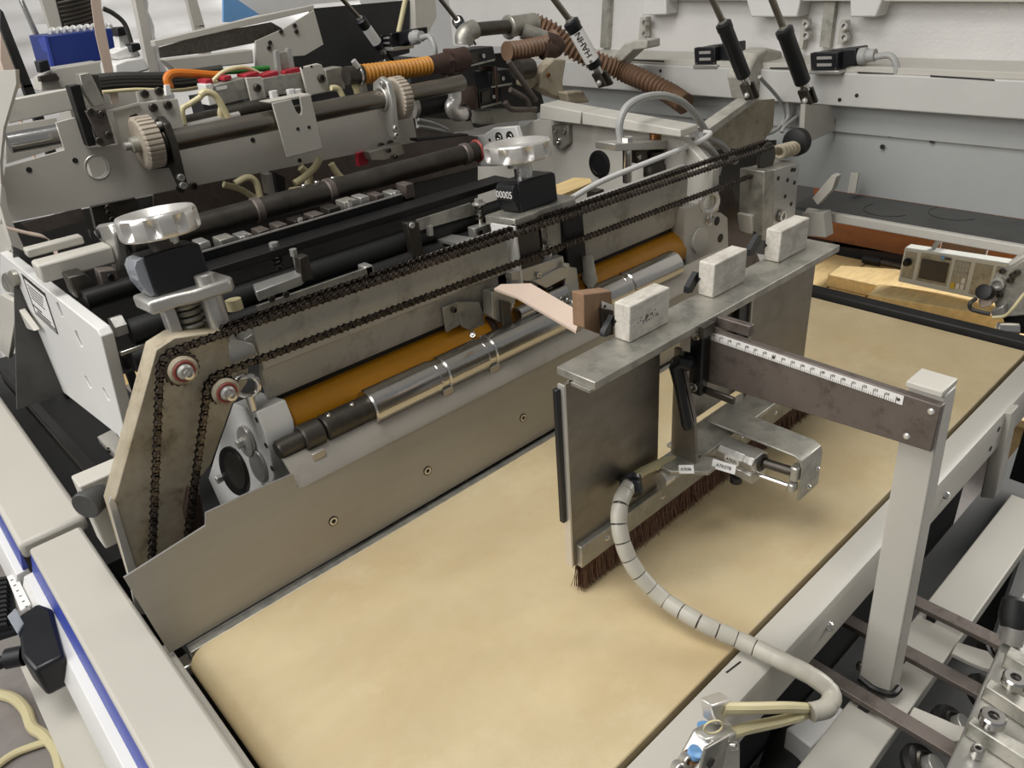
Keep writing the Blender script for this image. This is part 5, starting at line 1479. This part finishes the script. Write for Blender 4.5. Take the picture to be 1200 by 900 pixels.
t = thing('motor_bracket', 'light grey cast block with a black sensor and cable behind the strap', 'motor bracket', at(160, 88, 'y', 1.5))
put('block', F('y', 1.5, [(134, 75), (148, 70), (168, 67), (176, 82), (145, 90), (136, 90)], .08), 'paintw', t, .003)
put('arm', F('y', 1.52, [(131, 62), (150, 54), (158, 52), (166, 66), (140, 70)], .05), 'paintw', t, .003)
put('sensor', F('y', 1.52, [(136, 32), (148, 31), (149, 41), (139, 43)], .03), 'black', t, .002)
put('neck', F('y', 1.53, [(139, 43), (150, 41), (155, 56), (142, 60)], .03), 'paintw', t)
put('connector', F('y', 1.5, [(153, 52), (164, 50), (166, 58), (156, 62)], .03), 'black', t, .002)
put('cable', G().tube([at(121, 10, 'y', 1.5), at(133, 16, 'y', 1.5), at(146, 28, 'y', 1.5), at(154, 50, 'y', 1.5)], .004, 8), 'tubed', t)
put('stand', G().box((.58, 1.5, .05), (.66, 1.56, .42)), 'shade', t)

# ================================================================== CROSS RAILS AND CLAMPS BELOW THE MEASURING STAND
BZ = -.124
t = thing('support_bar', 'long flat beige bar lying under the three cross rails', 'support bar', (.7, .16, BZ - .02))
ya, yb2 = at(1085, 707, 'z', BZ).y, at(1137, 732, 'z', BZ).y
put('bar', G().box((.30, yb2, BZ - .022), (1.09, ya, BZ)), 'cover', t, .0015)
for x in (.35, 1.02): put('bar_leg', G().box((x, yb2 + .01, -.34), (x + .03, ya - .01, BZ - .022)), 'shade', t)
t = thing('side_bar', 'second beige bar beside the support bar at the frame edge', 'support bar', (.95, .07, BZ - .02))
put('bar', G().box((.86, .06, BZ - .03), (1.2, .118, BZ - .004)), 'paintg', t, .002)
put('bar_leg', G().box((1.1, .07, -.34), (1.13, .10, BZ - .03)), 'shade', t)
for k, (p, lab) in enumerate((((1065, 705), 'flat brown steel rail farthest from the valve block'), ((1050, 762), 'flat brown steel rail passing behind the stand post foot'), ((985, 805), 'flat brown steel rail passing in front of the stand post foot'))):
    a = at(*p, 'z', BZ + .008)
    rt = thing('cross_rail', lab, 'rail', (a.x, .12, BZ), 'brown cross rails')
    put('rail_bar', G().box((a.x - .0088, -.02, BZ + .009), (a.x + .0088, .285, BZ + .016)), 'scaled', rt, .0008)
    put('spacer', G().box((a.x - .006, yb2 + .03, BZ), (a.x + .006, yb2 + .04, BZ + .009)), 'blackm', rt)
t = thing('mount_block', 'white topped mounting block beside the support bar', 'block', at(960, 860, 'z', -.15))
put('block', F('z', BZ - .006, [(921, 853), (960, 832), (987, 828), (990, 836), (951, 876)], -.05), 'paintw', t, .002)
put('foot', G().box((.46, .20, -.34), (.50, .24, -.17)), 'shade', t)
AZ = BZ + .003
for k, (q_, lab) in enumerate((([(1122, 752), (1115, 765), (1135, 775), (1152, 782), (1172, 786), (1178, 776), (1165, 772), (1158, 763)], 'curved grey finger arm between the two far brown rails'), ([(1071, 828), (1061, 845), (1085, 858), (1107, 868), (1128, 868), (1134, 852), (1118, 848), (1105, 842)], 'curved grey finger arm between the two near brown rails'))):
    t = thing('finger_arm', lab, 'arm', at(*q_[1], 'z', AZ), 'curved finger arms')
    put('arm_leaf', F('z', AZ, q_, -.006), 'cover', t, .001)
def pulley(px, z, Rr, lab):
    c = at(*px, 'z', z)
    ax = V((.22, -.55, .80)).normalized()
    t = thing('idler_pulley', lab, 'pulley', c - Z * Rr, 'black idler pulleys')
    put('tyre', G().lathe([(Rr * .72, 0), (Rr * .92, .001), (Rr, .007), (Rr * .92, .013), (Rr * .72, .014)], c - ax * .014, ax, 40), 'rubber', t)
    put('rim', G().lathe([(Rr * .66, 0), (Rr * .66, .003), (Rr * .56, .004), (Rr * .56, .002)], c - ax * .001, ax, 32), 'dsteel', t)
    put('hub', G().lathe([(Rr * .42, 0), (Rr * .42, .012), (Rr * .38, .013)], c - ax * .002, ax, 28), 'alum', t)
pulley((1160, 812), BZ - .016, .024, 'black idler pulley between the two far brown rails')
pulley((1122, 852), BZ - .024, .026, 'black idler pulley at the middle brown rail')
pulley((1088, 900), BZ - .018, .026, 'black idler pulley beside the nearest brown rail')
pulley((1172, 765), BZ - .020, .022, 'black idler pulley against the rail by the rubber knob')
CZ = -.100
t = thing('clamp_plate', 'aluminium clamp plate with collared socket screws beside the pulleys', 'clamp plate', at(1160, 880, 'z', CZ - .02))
put('plate', F('z', CZ, [(1172, 755), (1230, 715), (1230, 960), (1090, 960), (1106, 905), (1126, 862), (1150, 805)], -.02), 'alum', t, .002)
for q_ in ([(1156, 815), (1162, 806), (1240, 850), (1240, 870)], [(1136, 858), (1142, 850), (1240, 905), (1240, 925)], [(1180, 778), (1186, 768), (1240, 800), (1240, 815)]):
    put('cross_bar', F('z', CZ + .020, [(u - 2, v - 12) for u, v in q_], -.0195), 'galv', t, .0015)
def collar_screw(px, z, r):
    c = at(*px, 'z', z)
    s_ = put('collar', G().lathe([(r * .62, -.016), (r * .62, -.006), (r, -.004), (r, .004), (r * .86, .006), (r * .45, .006), (r * .45, .001), (0, .001)], c, Z, 24), 'chrome', t)
    put('hex_recess', G().lathe([(r * .40, 0), (r * .40, .0005)], c + Z * .0012, Z, 6), 'ink', s_)
collar_screw((1189, 798), CZ + .030, .0115)
collar_screw((1163, 843), CZ + .030, .0115)
collar_screw((1145, 881), CZ + .008, .006)
put('black_knob', G().lathe([(.012, 0), (.015, .012), (.012, .03), (.008, .034)], at(1187, 736, 'z', CZ + .02), V((.6, .3, .7)), 20), 'rubber', t)
put('knob_collar', G().lathe([(.012, 0), (.012, .02)], at(1185, 752, 'z', CZ + .004), V((.3, .1, .9)), 20), 'alum', t)
put('plate_foot', G().box((.62, -.02, -.34), (.66, .02, CZ - .02)), 'shade', t)
t = thing('pan_roller', 'dark cross roller lying in the pan under the front rail', 'roller', (.62, .23, -.2))
put('roller', G().cyl((.44, .19, -.19), (.58, .23, -.19), .03, n=24), 'shade', t)
put('red_edge', G().bar((.36, .20, -.16), (.46, .24, -.16), .004, .012), 'redring', t)

# ================================================================== BEIGE SIDE COVERS, LEFT EDGE
LZ = .030
t = thing('side_cover', 'beige enamel cover strip along the near end of the belt', 'cover', (.05, .55, -.3))
put('top_panel', G().box((.018, .15, LZ - .028), (.077, .935, LZ)), 'cover', t, .004)
put('side_skirt', G().box((.020, .15, -.10), (.075, .935, LZ - .028)), 'cover', t)
put('blue_stripe', G().prism([(.0185, .15, LZ - .006), (.0185, .15, LZ - .034), (.0115, .15, LZ - .034)], (0, .785, 0)), 'blue2', t)
put('white_channel', G().prism([(.018, .15, LZ - .035), (.002, .15, LZ - .036), (-.009, .15, LZ - .060), (-.009, .15, LZ - .075), (.018, .15, LZ - .075)], (0, .79, 0)), 'paintw', t, .001)
put('lower_skirt', G().box((0, .15, FLOOR + .02), (.06, .94, LZ - .075)), 'paintg', t)
put('tray_panel', G().prism([(-.004, .15, LZ - .11), (-.004, .94, LZ - .11), (-.041, .94, LZ - .11), (-.041, .15, LZ - .11)], (0, 0, -.012)), 'paint', t)
t = thing('side_cover', 'beige enamel cover beyond the seam beside the white plate', 'cover', (.05, 1.2, -.3))
put('top_panel', G().box((.010, .945, LZ - .020), (.087, 1.75, LZ + .004)), 'cover', t, .006)
put('blue_stripe', G().prism([(.0105, .95, LZ - .004), (.0105, .95, LZ - .034), (.004, .95, LZ - .034)], (0, .80, 0)), 'blue2', t)
put('white_channel', G().prism([(.010, .95, LZ - .035), (-.004, .95, LZ - .036), (-.014, .95, LZ - .060), (-.014, .95, LZ - .075), (.010, .95, LZ - .075)], (0, .80, 0)), 'paintw', t, .001)
put('lower_skirt', G().box((-.005, .955, FLOOR + .02), (.085, 1.75, LZ - .075)), 'paintg', t)
# position indicator with crank on the channel
t = thing('position_counter', 'black position counter with a clear window and crank on the side channel', 'counter', at(40, 770, 'z', -.03))
cz_ = -.028
def CP(u, v, z): return at(u, v, 'z', z)
put('body', F('z', cz_ + .03, [(20, 722), (44, 706), (60, 712), (75, 768), (40, 786), (24, 768)], -.04), 'black', t, .004)
put('window', F('z', cz_ + .032, [(8, 722), (18, 712), (28, 730), (20, 742)], -.012), 'clear', t, .001)
put('hub', G().cyl(CP(8, 772, cz_ + .01), CP(28, 768, cz_ + .01), .011, n=20), 'black', t)
put('axle', G().cyl(CP(-14, 782, cz_ + .01), CP(10, 773, cz_ + .01), .007, n=16), 'blackm', t)
put('foot_plate', F('z', cz_ - .008, [(44, 708), (52, 706), (92, 786), (84, 796), (72, 770)], -.006), 'galv', t, .001)
t = thing('bellows', 'black ribbed bellows with a white scale strip beside the counter', 'bellows', at(8, 720, 'z', -.03))
for k in range(11): put('fold', G().prism([CP(-30, 690 + k * 5.4, cz_), CP(11, 682 + k * 5.4, cz_), CP(12, 685 + k * 5.4, cz_), CP(-30, 693.4 + k * 5.4, cz_)], (0, 0, .010)), 'rubber', t)
put('backing', F('z', cz_, [(-30, 690), (11, 680), (24, 738), (-30, 755)], -.006), 'black', t)
sc = put('scale_strip', F('z', cz_ + .012, [(8, 676), (18, 671), (36, 708), (24, 716)], -.003), 'white', t)
for k in range(6): put('scale_tick', F('z', cz_ + .0125, [(12 + k * 3.4, 680 + k * 6.2), (15 + k * 3.4, 678.6 + k * 6.2), (15.4 + k * 3.4, 679.2 + k * 6.2), (12.4 + k * 3.4, 680.6 + k * 6.2)], -.0006), 'ink', sc)
put('dark_bar', F('z', cz_ + .004, [(18, 668), (23, 666), (48, 712), (42, 714)], -.01), 'dsteel', t)
fz = FLOOR + .012
pts = [at(u, v, 'z', fz) for u, v in ((-10, 812), (15, 818), (30, 832), (38, 852), (52, 862), (66, 880), (72, 905), (74, 930))]
put('floor_cable', G().tube(pts, .012, 10), 'cream', None, 0, 'thick cream cable winding over the concrete floor', 'cable', 'cream floor cables')
pts = [at(u, v, 'z', fz) for u, v in ((-10, 902), (15, 884), (40, 874), (60, 868))]
put('floor_cable', G().tube(pts, .008, 10), 'cream', None, 0, 'thinner cream cable crossing under the thick one', 'cable', 'cream floor cables')

# ================================================================== WOODEN PALLET AND CONTROL PANEL BEYOND THE BELT
PZ = -.62
t = thing('wooden_pallet', 'pale wooden pallet on the floor beyond the belt end', 'pallet', (2.75, .9, FLOOR))
for k in range(9):
    y0 = .20 + k * .155
    put('deck_board', G().box((2.2, y0, PZ - .022), (3.12, y0 + .148, PZ)), 'wood', t, .002)
for x in (2.25, 2.62, 3.0): put('bearer', G().box((x, .2, FLOOR), (x + .1, 1.59, PZ - .022)), 'wood', t)
bz = PZ + .06
def timber(q, h, lab, m='wood'):
    g = F('z', PZ + h, q, -h + .001)
    return put('timber', g, m, None, .003, lab, 'timber', 'loose timbers on the pallet')
timber([(970, 322), (985, 311), (1050, 315), (1150, 335), (1185, 345), (1180, 358), (1100, 345), (1030, 335)], .05, 'splintered pale timber lying below the control panel')
timber([(1018, 345), (1030, 332), (1100, 343), (1183, 356), (1195, 372), (1178, 372)], .085, 'thick squared timber with a knot lying at the belt end')
timber([(978, 280), (1058, 292), (1055, 298), (976, 288)], .02, 'grey weathered slat at the back of the pallet', 'block')
t = thing('crate_wall', 'reddish board wall of a crate behind the pallet', 'crate wall', (3.4, .9, FLOOR))
for k, (y0, y1, m_) in enumerate(((1.70, 1.06, 'woodr'), (1.05, .89, 'dsteel'), (.88, .3, 'woodr'))):
    put('board', G().box((3.22, y1, FLOOR), (3.25, y0, -.30)), m_ if m_ == 'woodr' else 'woodb', t, .002)
put('dark_gap_sill', G().box((3.16, .3, FLOOR), (3.22, 1.7, PZ + .02)), 'shade', t)  # dark bar stands in for the black gap behind the slat
t = thing('crowbar', 'black handled bar lying on the pallet boards', 'tool', at(1030, 308, 'z', PZ + .02))
put('handle', G().cyl(at(1012, 303, 'z', PZ + .02), at(1032, 307, 'z', PZ + .02), .018, n=14), 'black', t)
put('shank', G().cyl(at(1032, 307, 'z', PZ + .02), at(1062, 314, 'z', PZ + .02), .012, n=12), 'dsteel', t)
CPX = 2.72
t = thing('operator_console', 'light grey operator console with a dark screen and keypad leaning on the timber', 'console', at(1110, 340, 'x', CPX))
q0, q1, q2, q3 = (1060, 290), (1192, 310), (1180, 358), (1052, 330)
put('panel_plate', F('x', CPX, [q0, q1, q2, q3], .05), 'panelg', t, .004)
def cpq(a0, a1, b0, b1, dx, dep):
    f = lambda a, b: tuple((q0[i] * (1 - a) + q1[i] * a) * (1 - b) + (q3[i] * (1 - a) + q2[i] * a) * b for i in (0, 1))
    return F('x', CPX - dx, [f(a0, b0), f(a1, b0), f(a1, b1), f(a0, b1)], dep)
put('knob_field', cpq(.02, .12, .1, .85, .002, .002), 'galv', t)
put('screen_bezel', cpq(.155, .43, .08, .85, .002, .002), 'galv', t)
put('screen', cpq(.17, .415, .24, .78, .004, .002), 'screen', t)
put('logo', cpq(.33, .36, .07, .17, .0045, .001), 'ltblue', t)
put('logo_text', cpq(.37, .42, .11, .16, .0045, .001), 'tubed', t)
kp = put('keypad_field', cpq(.46, .60, .12, .85, .002, .002), 'galv', t)
for i in range(4):
    for j in range(3): put('key', cpq(.475 + i * .03, .497 + i * .03, .16 + j * .14, .25 + j * .14, .0035, .0015), 'tubeg', kp)
put('yellow_key', cpq(.465, .50, .72, .88, .004, .002), 'yellow', kp)
for a0, b0 in ((.515, .72), (.555, .72), (.555, .56)): put('white_key', cpq(a0, a0 + .03, b0, b0 + .13, .004, .002), 'white', kp)
put('blank_field', cpq(.64, .80, .12, .92, .002, .002), 'galv', t)
put('blank_field', cpq(.83, .97, .12, .92, .002, .002), 'galv', t)
put('rotary_knob', G().lathe([(.014, 0), (.014, .008), (.009, .009), (.009, .022)], at(1064, 307, 'x', CPX - .002), NX, 18), 'blackm', t)
put('panel_cable', G().tube([at(1094, 291, 'x', CPX + .03), at(1100, 283, 'x', CPX + .03), at(1112, 279, 'x', CPX + .05), at(1120, 277, 'x', CPX + .10)], .008, 8), 'tubeg', t)

t = thing('drive_head', 'grey valve head with screws and cables beside the pallet', 'drive head', at(1165, 385, 'x', 1.36))
put('cover_plate', F('x', 1.42, [(1165, 322), (1185, 312), (1205, 300), (1205, 370), (1180, 372), (1166, 360), (1160, 340)], .04), 'galv', t, .003)
put('upper_block', F('x', 1.44, [(1180, 308), (1205, 296), (1205, 322), (1186, 326)], .05), 'paint', t, .004)
put('motor_cap', G().lathe([(.010, 0), (.013, .003), (.013, .02), (.008, .021)], at(1158, 344, 'x', 1.40), V((-1, .2, .5)), 22), 'blackm', t)
put('port', G().lathe([(.011, 0), (.011, .006), (.007, .0065), (.007, .002)], at(1170, 332, 'x', 1.418), NX, 22), 'alum', t)
put('side_block', F('x', 1.39, [(1145, 352), (1160, 345), (1162, 358), (1150, 362)], .03), 'strap', t, .002)
for px in ((1175, 317), (1187, 322), (1192, 319), (1184, 328), (1172, 345)): bolt(t, at(*px, 'x', 1.418), NX, .005, .006, 'dsteel')
put('black_cable', G().tube([at(1144, 350, 'x', 1.38), at(1137, 355, 'x', 1.37), at(1138, 362, 'x', 1.37), at(1150, 366, 'x', 1.37), at(1160, 368, 'x', 1.37)], .0035, 8), 'tubed', t)
put('cream_cable', G().tube([at(1163, 372, 'x', 1.36), at(1178, 370, 'x', 1.36), at(1188, 360, 'x', 1.36), at(1200, 345, 'x', 1.37), at(1210, 340, 'x', 1.37)], .0028, 8), 'cream', t)
put('dark_core', F('x', 1.43, [(1172, 362), (1205, 345), (1205, 392), (1180, 388)], .05), 'blackm', t)
put('shaft_end', G().lathe([(.014, 0), (.014, .03), (.009, .032)], at(1192, 388, 'x', 1.40), V((-.5, .8, 0)), 20), 'chrome', t)
put('bracket', F('x', 1.40, [(1160, 365), (1176, 358), (1176, 370), (1164, 374)], .02), 'alum', t, .002)
put('mount', G().box((1.40, .16, -.30), (1.47, .26, .0)), 'shade', t)
